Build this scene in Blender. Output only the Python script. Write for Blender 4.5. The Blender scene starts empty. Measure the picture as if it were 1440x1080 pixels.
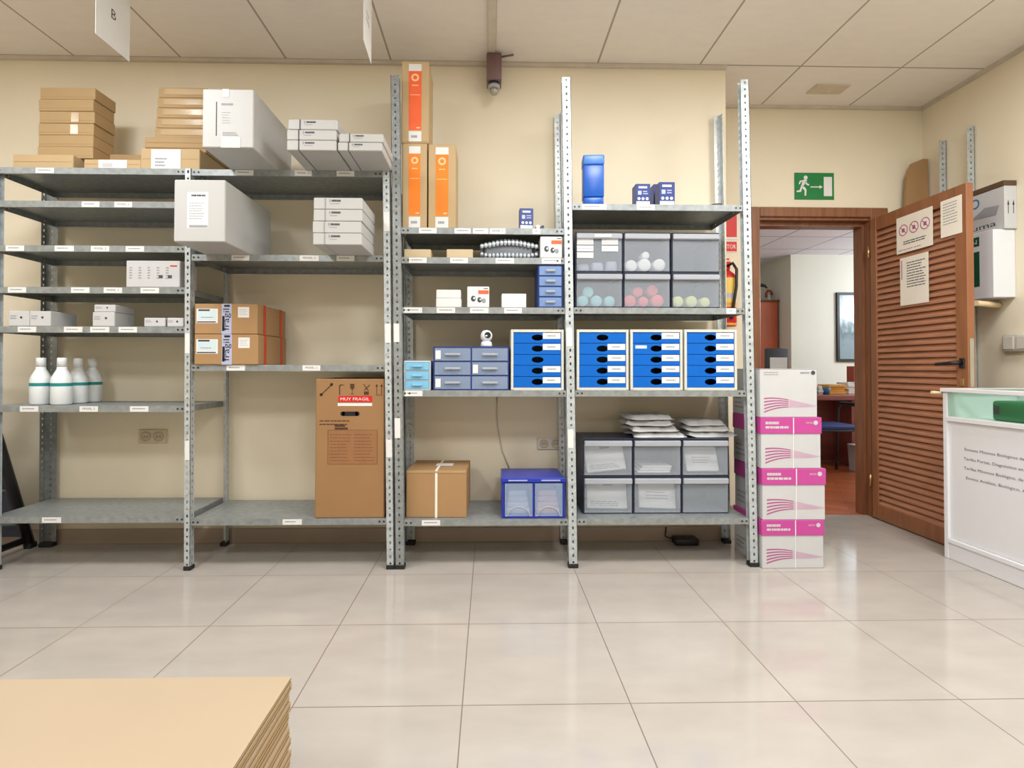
import bpy, bmesh, math, random
from mathutils import Matrix, Vector
random.seed(7)
PI = math.pi
sc = bpy.context.scene
C = sc.collection

# ------------------------------------------------------------------ camera
F, CX, CY = 748.03, 704.64, 504.99
YAW, PITCH, ROLL = -0.0217, 0.0158, 0.0017
cy, sy, cp, sp = math.cos(YAW), math.sin(YAW), math.cos(PITCH), math.sin(PITCH)
FWD = Vector((-sy*cp, cy*cp, sp)); RG = Vector((cy, sy, 0)); UPV = RG.cross(FWD)
RG, UPV = RG*math.cos(ROLL)+UPV*math.sin(ROLL), -RG*math.sin(ROLL)+UPV*math.cos(ROLL)
EYE = Vector((0, 0, 1.0))
cam = bpy.data.cameras.new('camera'); co = bpy.data.objects.new('camera', cam); C.objects.link(co)
m = Matrix((RG, UPV, -FWD)).transposed().to_4x4(); m.translation = EYE; co.matrix_world = m
cam.sensor_width = 36; cam.lens = F/1440*36
cam.shift_x = (720-CX)/1440; cam.shift_y = (CY-540)/1440
cam.clip_start = 0.05
sc.camera = co

def ray(px, py): return FWD + RG*((px-CX)/F) - UPV*((py-CY)/F)
def at(px, py, Y):
    d = ray(px, py); p = EYE + d*(Y/d.y); return p.x, p.z
def onz(px, py, Z):
    d = ray(px, py); return EYE + d*((Z-1.0)/d.z)

# ------------------------------------------------------------------ materials
def lin(c):
    c /= 255.0
    return c/12.92 if c <= .04045 else ((c+.055)/1.055)**2.4
def rgb(r, g, b): return (lin(r), lin(g), lin(b), 1)
MATS = {}
def mat(name, col, rough=.6, metal=0, var=.06, scale=12, bump=0, spec=.5, alpha=1, stretch=None, emit=0):
    mt = bpy.data.materials.new(name); mt.use_nodes = True
    nt = mt.node_tree; b = nt.nodes['Principled BSDF']
    b.inputs['Roughness'].default_value = rough; b.inputs['Metallic'].default_value = metal
    b.inputs['Specular IOR Level'].default_value = spec
    c = rgb(*col)
    tc = nt.nodes.new('ShaderNodeTexCoord'); mp = nt.nodes.new('ShaderNodeMapping')
    nt.links.new(tc.outputs['Object'], mp.inputs['Vector'])
    if stretch: mp.inputs['Scale'].default_value = stretch
    n = nt.nodes.new('ShaderNodeTexNoise'); n.inputs['Scale'].default_value = scale; n.inputs['Detail'].default_value = 4
    nt.links.new(mp.outputs['Vector'], n.inputs['Vector'])
    r = nt.nodes.new('ShaderNodeValToRGB')
    r.color_ramp.elements[0].position = .3; r.color_ramp.elements[1].position = .7
    r.color_ramp.elements[0].color = [x*(1-var) for x in c[:3]]+[1]
    r.color_ramp.elements[1].color = [min(1, x*(1+var)) for x in c[:3]]+[1]
    nt.links.new(n.outputs['Fac'], r.inputs['Fac']); nt.links.new(r.outputs['Color'], b.inputs['Base Color'])
    if bump:
        bp = nt.nodes.new('ShaderNodeBump'); bp.inputs['Strength'].default_value = bump; bp.inputs['Distance'].default_value = .003
        nt.links.new(n.outputs['Fac'], bp.inputs['Height']); nt.links.new(bp.outputs['Normal'], b.inputs['Normal'])
    if alpha < 1: b.inputs['Alpha'].default_value = alpha
    if emit:
        b.inputs['Emission Color'].default_value = c; b.inputs['Emission Strength'].default_value = emit
    MATS[name] = mt
    return mt

mat('wall_paint', (233, 222, 198), .75, var=.035, scale=1.6)
mat('office_paint', (232, 230, 214), .75, var=.02, scale=2)
mat('trim_paint', (206, 196, 182), .6)
mat('skirting_tile', (172, 154, 140), .3, var=.05, scale=5)
mat('galv', (190, 197, 199), .4, .35, var=.16, scale=38)
mat('galv_dark', (150, 155, 155), .42, .4, var=.16, scale=38)
mat('bolt', (70, 72, 72), .4, .8)
mat('kraft', (176, 147, 105), .75, var=.05, scale=6)
mat('kraft_light', (190, 163, 122), .75, var=.04, scale=6)
mat('kraft_pale', (206, 184, 148), .75, var=.04, scale=6)
mat('kraft_dark', (154, 115, 74), .75, var=.04, scale=6)
mat('kraft_brown', (168, 131, 88), .75, var=.04, scale=6)
mat('kraft_edge', (92, 68, 46), .85, var=.25, scale=160)
mat('flat_card', (176, 156, 130), .75, var=.025, scale=2.5)
mat('tape', (190, 163, 126), .18, var=.03, spec=.7)
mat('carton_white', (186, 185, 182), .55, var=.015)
mat('white_card', (198, 198, 198), .55, var=.015)
mat('paper', (226, 225, 222), .7, var=.015)
mat('paper_warm', (240, 232, 218), .7, var=.02)
mat('ink', (70, 72, 78), .7)
mat('ink_grey', (150, 152, 156), .7)
mat('ink_brown', (78, 48, 28), .8)
mat('ink_tan', (150, 104, 66), .8)
mat('black', (22, 22, 25), .45)
mat('rubber', (26, 26, 26), .7)
mat('charcoal', (62, 66, 72), .45)
mat('orange', (245, 130, 28), .5)
mat('red_orange', (238, 100, 52), .5)
mat('orange_pale', (250, 196, 150), .5)
mat('red', (206, 32, 30), .42)
mat('red_strap', (200, 52, 30), .4)
mat('blue', (0, 98, 192), .42, var=.03, spec=.25)
mat('blue_deep', (14, 86, 180), .32, var=.03)
mat('blue_lid', (60, 118, 200), .35, var=.03)
mat('navy', (34, 58, 128), .4)
mat('navy_dark', (42, 48, 66), .42)
mat('royal', (24, 48, 170), .3)
mat('blue_grey', (126, 156, 206), .3, alpha=.8)
mat('ice_blue', (138, 200, 232), .3, alpha=.85)
mat('ice_frame', (206, 220, 228), .35)
mat('cream_frame', (206, 206, 194), .45)
mat('clear', (190, 198, 208), .2, alpha=.27, var=.01)
mat('clear_lip', (186, 190, 198), .22, alpha=.7, var=.01)
mat('clear_blue', (176, 196, 228), .22, alpha=.36, var=.01)
mat('magenta', (192, 70, 148), .42, var=.02)
mat('swoosh', (176, 84, 138), .5)
mat('swoosh_pale', (198, 168, 186), .5)
mat('teal', (20, 136, 136), .45)
mat('bottle_white', (232, 236, 236), .35, var=.01)
mat('aqua', (142, 206, 212), .6)
mat('pink_red', (226, 98, 104), .6)
mat('lime', (214, 220, 142), .6)
mat('wool_white', (236, 236, 234), .8, bump=.2)
mat('lilac', (176, 180, 208), .5)
mat('silver_film', (196, 203, 210), .18, .35, var=.12, scale=60)
mat('green_sign', (0, 122, 58), .45)
mat('green_dark', (20, 84, 58), .4)
mat('green_case', (44, 128, 84), .35)
mat('white_lam', (228, 228, 230), .3, var=.01)
mat('white_metal', (226, 227, 230), .4, var=.01)
mat('switch', (206, 200, 186), .4)
mat('socket_plate', (206, 190, 164), .45); mat('socket_ring', (188, 174, 150), .45)
mat('wood', (132, 84, 54), .38, var=.22, scale=5, stretch=(7, 7, .7))
mat('wood_light', (176, 122, 92), .38, var=.16, scale=5, stretch=(1.2, 1.2, 9))
mat('wood_door', (146, 94, 60), .38, var=.16, scale=4, stretch=(7, 7, .7))
mat('cherry', (196, 98, 58), .35, var=.12, scale=4, stretch=(5, 5, .7))
mat('desk_wood', (150, 84, 76), .35, var=.12, scale=4, stretch=(.7, 5, 5))
mat('dowel', (226, 200, 160), .6)
mat('brown_plastic', (112, 86, 84), .45)
mat('glass_lens', (168, 160, 140), .1, spec=.8)
mat('chrome', (200, 200, 196), .2, 1)
mat('brass', (196, 160, 110), .3, .8)
mat('yellow', (236, 200, 96), .5)
mat('amber', (226, 160, 60), .5)
mat('blue_item', (60, 110, 150), .5)
mat('seat_blue', (40, 56, 116), .6)
mat('terracotta', (172, 80, 56), .5)
mat('grey_bag', (206, 207, 208), .3, var=.12, scale=9, alpha=.93)
mat('photo_sky', (206, 222, 226), .25, var=.05, scale=4)
mat('wood_item', (112, 116, 122), .5)

def glassy(name, col, a):
    mt = bpy.data.materials.new(name); mt.use_nodes = True
    nt = mt.node_tree; out = nt.nodes['Material Output']; nt.nodes.remove(nt.nodes['Principled BSDF'])
    tr = nt.nodes.new('ShaderNodeBsdfTransparent'); gl = nt.nodes.new('ShaderNodeBsdfGlossy'); mx = nt.nodes.new('ShaderNodeMixShader')
    tr.inputs['Color'].default_value = rgb(*col); gl.inputs['Roughness'].default_value = .03
    lw_ = nt.nodes.new('ShaderNodeLayerWeight'); lw_.inputs['Blend'].default_value = .5
    pw = nt.nodes.new('ShaderNodeMath'); pw.operation = 'POWER'; pw.inputs[1].default_value = 4; nt.links.new(lw_.outputs['Facing'], pw.inputs[0])
    ml = nt.nodes.new('ShaderNodeMath'); ml.operation = 'MULTIPLY_ADD'; ml.inputs[1].default_value = .45*a; ml.inputs[2].default_value = .03; nt.links.new(pw.outputs[0], ml.inputs[0])
    nt.links.new(ml.outputs[0], mx.inputs[0])
    nt.links.new(tr.outputs[0], mx.inputs[1]); nt.links.new(gl.outputs[0], mx.inputs[2]); nt.links.new(mx.outputs[0], out.inputs[0])
    MATS[name] = mt
glassy('glass', (238, 248, 243), 1.0)

def grid_mat(name, col, grout, size, ox, oy, line, rough, var, vscale, coat=0, tilevar=.03):
    """square tiles laid in world metres with thin joints"""
    mt = bpy.data.materials.new(name); mt.use_nodes = True
    nt = mt.node_tree; b = nt.nodes['Principled BSDF']; L = nt.links.new
    g = nt.nodes.new('ShaderNodeNewGeometry'); sx = nt.nodes.new('ShaderNodeSeparateXYZ'); L(g.outputs['Position'], sx.inputs[0])
    def mth(op, a, bb=None):
        k = nt.nodes.new('ShaderNodeMath'); k.operation = op
        for i, v in enumerate((a, bb)):
            if v is None: continue
            if isinstance(v, (int, float)): k.inputs[i].default_value = v
            else: L(v, k.inputs[i])
        return k.outputs[0]
    def cell(o, off):
        t = mth('DIVIDE', mth('SUBTRACT', o, off), size)
        fl = mth('FLOOR', t); fr = mth('SUBTRACT', t, fl)
        e = mth('MINIMUM', fr, mth('SUBTRACT', 1.0, fr))
        return fl, mth('LESS_THAN', e, line/size/2)
    fx, lx = cell(sx.outputs[0], ox); fy, ly = cell(sx.outputs[1], oy)
    ln = mth('MAXIMUM', lx, ly)
    wn = nt.nodes.new('ShaderNodeTexWhiteNoise'); cb = nt.nodes.new('ShaderNodeCombineXYZ')
    L(fx, cb.inputs[0]); L(fy, cb.inputs[1]); L(cb.outputs[0], wn.inputs['Vector'])
    n = nt.nodes.new('ShaderNodeTexNoise'); n.inputs['Scale'].default_value = vscale; n.inputs['Detail'].default_value = 6
    mp = nt.nodes.new('ShaderNodeMapping'); mp.inputs['Scale'].default_value = (1, 2.2, 1); L(g.outputs['Position'], mp.inputs[0]); L(mp.outputs[0], n.inputs['Vector'])
    r = nt.nodes.new('ShaderNodeValToRGB'); c = rgb(*col)
    r.color_ramp.elements[0].position = .3; r.color_ramp.elements[1].position = .7
    r.color_ramp.elements[0].color = [x*(1-var) for x in c[:3]]+[1]; r.color_ramp.elements[1].color = [min(1, x*(1+var)) for x in c[:3]]+[1]
    L(n.outputs['Fac'], r.inputs[0])
    hv = nt.nodes.new('ShaderNodeHueSaturation'); L(r.outputs[0], hv.inputs['Color'])
    L(mth('ADD', 1-tilevar/2, mth('MULTIPLY', wn.outputs['Value'], tilevar)), hv.inputs['Value'])
    mx = nt.nodes.new('ShaderNodeMix'); mx.data_type = 'RGBA'
    L(ln, mx.inputs[0]); L(hv.outputs[0], mx.inputs[6]); mx.inputs[7].default_value = rgb(*grout)
    L(mx.outputs[2], b.inputs['Base Color'])
    L(mth('ADD', rough, mth('MULTIPLY', ln, .5)), b.inputs['Roughness'])
    MATS[name] = mt
grid_mat('floor_tile', (178, 170, 161), (120, 108, 98), .5, -.0784, 1.592, .0035, .11, .06, 3.5)
grid_mat('ceiling_tile', (236, 228, 220), (170, 160, 150), .6, .0268, 3.06, .011, .85, .02, 9)
grid_mat('office_ceiling', (240, 243, 250), (178, 180, 190), .6, .2, .3, .02, .8, .01, 9)

def parquet():
    mt = bpy.data.materials.new('parquet'); mt.use_nodes = True
    nt = mt.node_tree; b = nt.nodes['Principled BSDF']; L = nt.links.new
    g = nt.nodes.new('ShaderNodeNewGeometry'); mp = nt.nodes.new('ShaderNodeMapping'); mp.inputs['Rotation'].default_value = (0, 0, .5)
    L(g.outputs['Position'], mp.inputs[0])
    br = nt.nodes.new('ShaderNodeTexBrick'); L(mp.outputs[0], br.inputs['Vector']); br.inputs['Scale'].default_value = 1
    br.inputs['Brick Width'].default_value = .9; br.inputs['Row Height'].default_value = .09; br.inputs['Mortar Size'].default_value = .002
    br.inputs['Color1'].default_value = rgb(186, 104, 60); br.inputs['Color2'].default_value = rgb(158, 80, 46); br.inputs['Mortar'].default_value = rgb(90, 44, 26)
    L(br.outputs['Color'], b.inputs['Base Color']); b.inputs['Roughness'].default_value = .3
    MATS['parquet'] = mt
parquet()

def picture_mat():
    mt = bpy.data.materials.new('landscape_print'); mt.use_nodes = True
    nt = mt.node_tree; b = nt.nodes['Principled BSDF']; L = nt.links.new
    tc = nt.nodes.new('ShaderNodeTexCoord'); sx = nt.nodes.new('ShaderNodeSeparateXYZ'); L(tc.outputs['Generated'], sx.inputs[0])
    n = nt.nodes.new('ShaderNodeTexNoise'); n.inputs['Scale'].default_value = 6; n.inputs['Detail'].default_value = 7; L(tc.outputs['Generated'], n.inputs['Vector'])
    a = nt.nodes.new('ShaderNodeMath'); a.operation = 'MULTIPLY_ADD'; L(n.outputs['Fac'], a.inputs[0]); a.inputs[1].default_value = .9; L(sx.outputs[2], a.inputs[2])
    r = nt.nodes.new('ShaderNodeValToRGB'); L(a.outputs[0], r.inputs[0]); e = r.color_ramp.elements
    a.use_clamp = False
    e[0].position = .45; e[0].color = rgb(140, 158, 164); e[1].position = 1.0; e[1].color = rgb(206, 222, 224)
    k = e.new(.62); k.color = rgb(104, 124, 132); k = e.new(.74); k.color = rgb(190, 206, 210); k = e.new(.82); k.color = rgb(150, 170, 176)
    mp = nt.nodes.new('ShaderNodeMath'); mp.operation = 'DIVIDE'; L(a.outputs[0], mp.inputs[0]); mp.inputs[1].default_value = 1.5
    L(mp.outputs[0], r.inputs[0]); L(r.outputs[0], b.inputs['Base Color']); b.inputs['Roughness'].default_value = .2
    MATS['landscape_print'] = mt
picture_mat()

# ------------------------------------------------------------------ mesh builder
TXT = {}
def glyphs(s):
    if s not in TXT:
        cu = bpy.data.curves.new('t', 'FONT'); cu.body = s; cu.resolution_u = 2
        o = bpy.data.objects.new('t', cu); C.objects.link(o)
        bpy.context.view_layer.update()
        me = bpy.data.meshes.new_from_object(o.evaluated_get(bpy.context.evaluated_depsgraph_get()))
        TXT[s] = ([tuple(v.co[:2]) for v in me.vertices], [tuple(p.vertices) for p in me.polygons])
        bpy.data.objects.remove(o); bpy.data.meshes.remove(me); bpy.data.curves.remove(cu)
    return TXT[s]

class M:
    def __init__(s, *mats):
        s.bm = bmesh.new(); s.mats = list(mats); s.T = Matrix.Identity(4); s.mi = 0
    def use(s, name):
        if name not in s.mats: s.mats.append(name)
        s.mi = s.mats.index(name); return s
    def v(s, p): return s.bm.verts.new(s.T @ Vector(p))
    def face(s, vs, smooth=False):
        try: f = s.bm.faces.new(vs)
        except ValueError: return None
        f.material_index = s.mi; f.smooth = smooth; return f
    def box(s, x0, x1, y0, y1, z0, z1, bev=0, seg=1):
        t = bmesh.new()
        bmesh.ops.create_cube(t, size=1)
        for q in t.verts: q.co = Vector(((x0+x1)/2+q.co.x*(x1-x0), (y0+y1)/2+q.co.y*(y1-y0), (z0+z1)/2+q.co.z*(z1-z0)))
        if bev: bmesh.ops.bevel(t, geom=list(t.edges), offset=bev, segments=seg, affect='EDGES', profile=.5)
        s.merge(t, seg > 1); return s
    def merge(s, t, smooth=False):
        mp = {q: s.v(q.co) for q in t.verts}
        for f in t.faces: s.face([mp[q] for q in f.verts], smooth)
        t.free()
    def taper(s, b, t_, z0, z1):
        """frustum between two rectangles (x0,x1,y0,y1)"""
        lo = [s.v((b[i], b[j], z0)) for i, j in ((0, 2), (1, 2), (1, 3), (0, 3))]
        hi = [s.v((t_[i], t_[j], z1)) for i, j in ((0, 2), (1, 2), (1, 3), (0, 3))]
        s.face(lo[::-1]); s.face(hi)
        for k in range(4): s.face([lo[k], lo[(k+1) % 4], hi[(k+1) % 4], hi[k]])
        return s
    def tube(s, pts, r, seg=10, caps=True):
        pts = [Vector(p) for p in pts]; rs = r if isinstance(r, (list, tuple)) else [r]*len(pts)
        rings = []
        prev = None
        for i, p in enumerate(pts):
            d = (pts[min(i+1, len(pts)-1)]-pts[max(i-1, 0)]).normalized()
            a = prev if prev is not None else (Vector((0, 0, 1)) if abs(d.z) < .9 else Vector((1, 0, 0)))
            u = (a-d*a.dot(d)).normalized(); w = d.cross(u); prev = u
            rings.append([s.v(p+(u*math.cos(2*PI*k/seg)+w*math.sin(2*PI*k/seg))*rs[i]) for k in range(seg)])
        for a, b in zip(rings, rings[1:]):
            for k in range(seg): s.face([a[k], a[(k+1) % seg], b[(k+1) % seg], b[k]], True)
        if caps: s.face(rings[0][::-1]); s.face(rings[-1])
        return s
    def lathe(s, c, prof, seg=24, axis='Z', cap=True):
        rings = []
        for r, h in prof:
            ring = []
            for k in range(seg):
                a = 2*PI*k/seg; x, y = r*math.cos(a), r*math.sin(a)
                p = (x, y, h) if axis == 'Z' else ((x, h, y) if axis == 'Y' else (h, x, y))
                ring.append(s.v(Vector(c)+Vector(p)))
            rings.append(ring)
        for a, b in zip(rings, rings[1:]):
            for k in range(seg): s.face([a[k], a[(k+1) % seg], b[(k+1) % seg], b[k]], True)
        if cap: s.face(rings[0][::-1]); s.face(rings[-1])
        return s
    def prism(s, pts, y0, y1):
        """outline in x,z pulled from y0 to y1"""
        a = [s.v((x, y0, z)) for x, z in pts]; b = [s.v((x, y1, z)) for x, z in pts]
        s.face(a); s.face(b[::-1]); n = len(pts)
        for k in range(n): s.face([a[k], b[k], b[(k+1) % n], a[(k+1) % n]])
        return s
    def rect(s, x0, x1, z0, z1, y):
        """thin printed rectangle facing -y"""
        s.face([s.v((x0, y, z0)), s.v((x1, y, z0)), s.v((x1, y, z1)), s.v((x0, y, z1))]); return s
    def poly(s, pts, y):
        s.face([s.v((x, y, z)) for x, z in pts]); return s
    def disc(s, x, z, r, y, r2=None, seg=20, rz=None):
        rz = rz or r
        o = [s.v((x+r*math.cos(2*PI*k/seg), y, z+rz*math.sin(2*PI*k/seg))) for k in range(seg)]
        if r2 is None: s.face(o)
        else:
            i = [s.v((x+r2*math.cos(2*PI*k/seg), y, z+r2*math.sin(2*PI*k/seg))) for k in range(seg)]
            for k in range(seg): s.face([o[k], o[(k+1) % seg], i[(k+1) % seg], i[k]])
        return s
    def text(s, t, x, z, h, y, width=None, center=False):
        vs, fs = glyphs(t)
        if not vs: return s
        x0, x1 = min(p[0] for p in vs), max(p[0] for p in vs); k = h/.7
        kx = k if width is None else width/(x1-x0)
        off = -(x0+x1)/2*kx if center else -x0*kx
        q = [s.v((x+off+p[0]*kx, y, z+p[1]*k)) for p in vs]
        for f in fs: s.face([q[i] for i in f])
        return s
    def lines(s, x0, x1, z0, z1, n, y, th=.45, jag=.25):
        """rows of broken print too small to read"""
        dz = (z1-z0)/n
        for i in range(n):
            z = z1-dz*(i+.5); x = x0; e = x1-(x1-x0)*jag*random.random()
            while x < e-.001:
                w = min((x1-x0)*random.uniform(.08, .22), e-x)
                s.rect(x, x+w*.86, z-dz*th/2, z+dz*th/2, y); x += w
        return s
    def build(s, name, parent=None, **kw):
        bmesh.ops.remove_doubles(s.bm, verts=[], dist=0)
        s.bm.normal_update()
        me = bpy.data.meshes.new(name); s.bm.to_mesh(me); s.bm.free()
        for k in s.mats: me.materials.append(MATS[k])
        o = bpy.data.objects.new(name, me); C.objects.link(o)
        if parent is not None: o.parent = parent
        for k, q in kw.items(): o[k] = q
        return o

def tag(o, label, cat, group=None):
    o['label'] = label; o['category'] = cat
    if group: o['group'] = group
    return o
def thing(name, label, cat, loc=(0, 0, 0), rz=0, group=None):
    o = bpy.data.objects.new(name, None); C.objects.link(o); o.empty_display_size = .05
    o.location = loc; o.rotation_euler = (0, 0, rz)
    return tag(o, label, cat, group)
def struct(o): o['kind'] = 'structure'; return o

# ------------------------------------------------------------------ room shell
HC = 2.774; WY = 3.08; DY = 3.536; XR = 2.945; XC = 1.387; XL = -4.2; YB = -3.6
struct(M('floor_tile').box(XL-.1, XR+.1, YB-.1, 3.59, -.1, 0).build('floor'))
struct(M('parquet').box(1.3, 7.5, 3.59, 9.1, -.1, -.002).build('floor_office'))
struct(M('ceiling_tile').box(XL-.1, XR+.1, YB-.1, DY+.05, HC, HC+.1).build('ceiling'))
struct(M('wall_paint').box(XL-.1, XC, WY, WY+.1, 0, HC).build('wall_back'))
struct(M('wall_paint').box(XC-.1, XC, WY+.1, DY+.12, 0, HC).build('wall_return'))
OX0, OX1, OZ = 1.765, 2.60, 2.06      # rough opening for the door frame
w = M('wall_paint')
w.box(XC, OX0, DY, DY+.12, 0, HC).box(OX1, XR+.1, DY, DY+.12, 0, HC).box(OX0, OX1, DY, DY+.12, OZ, HC)
struct(w.build('wall_doorway'))
struct(M('wall_paint').box(XR, XR+.1, YB, DY, 0, HC).build('wall_right'))
struct(M('wall_paint').box(XL-.1, XL, YB, WY, 0, HC).build('wall_left'))
struct(M('wall_paint').box(XL, XR, YB-.1, YB, 0, HC).build('wall_front'))
# skirting of cut tiles
def skirting(name, x0, x1, y0, y1):
    struct(M('skirting_tile').box(x0, x1, y0, y1, 0, .082, .002).build(name))
skirting('baseboard_back', XL, XC, WY-.012, WY)
skirting('baseboard_return', XC, XC+.012, WY-.012, DY)
skirting('baseboard_doorway', XC+.012, 1.74, DY-.012, DY)
skirting('baseboard_right', XR-.012, XR, YB, DY)
# slim perimeter angle under the ceiling
struct(M('trim_paint').box(XL, XC, WY-.022, WY, HC-.02, HC).build('trim_1'))
struct(M('trim_paint').box(XC, XR, DY-.022, DY, HC-.02, HC).build('trim_2'))
struct(M('trim_paint').box(XR-.022, XR, YB, DY-.022, HC-.02, HC).build('trim_3'))
# office beyond the door
OFY, OHC = 6.6, 2.43
struct(M('office_paint').box(3.79, 7.5, OFY, OFY+.1, 0, OHC).build('wall_office_back'))
struct(M('office_paint').box(1.4, 4.2, 7.5, 7.6, 0, OHC).build('wall_office_recess'))
struct(M('office_paint').box(3.79, 3.89, OFY+.1, 7.5, 0, OHC).build('wall_office_reveal'))
struct(M('office_paint').box(1.3, 1.4, DY+.12, 7.6, 0, OHC).build('wall_office_left'))
struct(M('office_paint').box(7.4, 7.5, DY+.12, OFY, 0, OHC).build('wall_office_right'))
struct(M('office_paint').box(XR+.1, 7.4, DY+.0, DY+.12, 0, OHC).build('wall_office_front'))
struct(M('office_ceiling').box(1.3, 7.5, DY+.12, 7.6, OHC, OHC+.1).build('ceiling_office'))

# ------------------------------------------------------------------ door and frame
fr = M('wood')
FY = DY-.018
fr.box(1.745, 1.815, FY, DY-.0005, 0, 2.083, .004).box(2.572, 2.69, FY, DY-.0005, 0, 2.083, .004).box(1.815, 2.572, FY, DY-.0005, 2.018, 2.083, .004)
fr.box(1.775, 1.80, DY, DY+.14, 0, 2.02).box(2.572, 2.592, DY, DY+.14, 0, 2.02).box(1.80, 2.572, DY, DY+.14, 2.0, 2.05)
fr.box(1.80, 1.812, DY+.05, DY+.14, 0, 2.0).box(2.558, 2.572, DY+.05, DY+.14, 0, 2.0).box(1.812, 2.558, DY+.05, DY+.14, 1.972, 2.0)
o = struct(fr.build('trim_door_frame'))
LX0, LX1, LY0, LY1, LZ0, LZ1 = 2.56, 2.60, 2.79, 3.515, .008, 2.0
door = bpy.data.objects.new('door_1', None); C.objects.link(door); door.location = (LX0, LY1, 0); struct(door)
D = lambda *a: M(*a)
lw, lt = LY1-LY0, LX1-LX0      # local: x 0..lt, y -lw..0
ST = .075
M('wood_door').box(0, lt, -.055, 0, LZ0, LZ1, .003).build('stile', door)
M('wood_door').box(0, lt, -lw, -lw+ST, LZ0, LZ1, .003).build('stile', door)
M('wood_door').box(0.001, lt-.001, -lw+ST, -.055, LZ1-.085, LZ1-.001).build('rail', door)
M('wood_door').box(0.001, lt-.001, -lw+ST, -.055, LZ0, .10).build('rail', door)
lv = M('wood_light')
n = 47; z0, z1 = .10, LZ1-.085; dz = (z1-z0)/n
for i in range(n):
    z = z0+dz*(i+.5)
    a, b = (.004, z-dz*.50), (.034, z+dz*.66)
    pts = [(a[0], a[1]), (a[0]+.002, a[1]-.001), (b[0], b[1]-.002), (b[0], b[1]+.004), (a[0], a[1]+.012)]
    va = [lv.v((x, -lw+ST, zz)) for x, zz in pts]; vb = [lv.v((x, -.055, zz)) for x, zz in pts]
    lv.face(va[::-1]); lv.face(vb)
    for k in range(5): lv.face([va[k], va[(k+1) % 5], vb[(k+1) % 5], vb[k]])
lv.build('louvre_panel', door)
h = M('black').box(-.008, -.0002, -lw+.018, -lw+.05, 1.0, 1.055, .003)
h.tube([(-.006, -lw+.034, 1.03), (-.045, -lw+.034, 1.03), (-.05, -lw+.06, 1.028), (-.05, -lw+.15, 1.022)], [.011, .011, .011, .008], 10)
h.build('handle', door, label='black lever handle')
M('brass').box(-.004, -.0002, -lw+.025, -lw+.05, .905, .945, .002).build('keyhole_plate', door)
M('chrome').box(.009, .031, -lw-.0015, -lw-.0002, .90, 1.16).build('lock_plate', door)
for z in (.25, 1.78): M('brass').tube([(-.008, .004, z-.04), (-.008, .004, z+.04)], .007, 8).build('hinge', door)

def door_sheet(name, label, px0, py0, px1, py1, px2, py2, off, bm_fn, cat='notice', tilt=0):
    """paper taped flat on the door leaf; local x runs away from the hinge, z up, facing the room"""
    def dl(px, py):
        d = ray(px, py); p = EYE+d*(LX0/d.x); return p.y, p.z
    ya, za = dl(px0, py0); yb, zb = dl(px1, py1); yc, zc = dl(px2, py2)   # top-far, top-near, bottom-far
    wd, ht = ya-yb, za-zc
    o = thing(name, label, cat, (LX0-off, ya, zc))
    o.rotation_euler = (0, 0, -PI/2)     # local +x -> world -y, local -y -> world -x
    mm = M('paper_warm').box(0, wd, -.0008, 0, 0, ht); mm.build('sheet', o)
    mm = M('ink'); bm_fn(mm, wd, ht); mm.build('print', o)
    return o
def p1(m_, w_, h_):
    m_.use('swoosh')
    for i in range(3):
        x = w_*(.2+.3*i); z = h_*.62; r = w_*.13
        m_.disc(x, z, r, -.0012, r*.84)
        m_.poly([(x-r*.66, z+r*.56), (x-r*.56, z+r*.66), (x+r*.66, z-r*.56), (x+r*.56, z-r*.66)], -.0012)
        m_.rect(x-r*.3, x+r*.3, z-r*.35, z+r*.3, -.0011)
    m_.use('ink'); m_.lines(w_*.2, w_*.88, h_*.2, h_*.32, 2, -.0012); m_.use('swoosh'); m_.lines(w_*.05, w_*.9, h_*.06, h_*.1, 1, -.0012)
def p2(m_, w_, h_): m_.use('ink_grey'); m_.lines(w_*.12, w_*.85, h_*.3, h_*.92, 8, -.0012, .3)
def p3(m_, w_, h_):
    m_.use('ink'); m_.lines(w_*.25, w_*.92, h_*.35, h_*.9, 10, -.0012, .35); m_.use('swoosh'); m_.rect(w_*.05, w_*.08, h_*.55, h_*.95, -.0012)
door_sheet('prohibition_notice', 'notice with three crossed-circle symbols taped to the louvred door', 1261, 308, 1312, 290, 1259, 359, .0015, p1)
door_sheet('paper_notice', 'pale printed sheet at the top corner of the louvred door, above the handle', 1323, 284, 1353, 274, 1321, 336, .0015, p2)
door_sheet('paper_notice', 'printed sheet of text under the three-symbol notice on the door', 1266, 364, 1306, 354, 1270, 430, .0015, p3)

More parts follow.
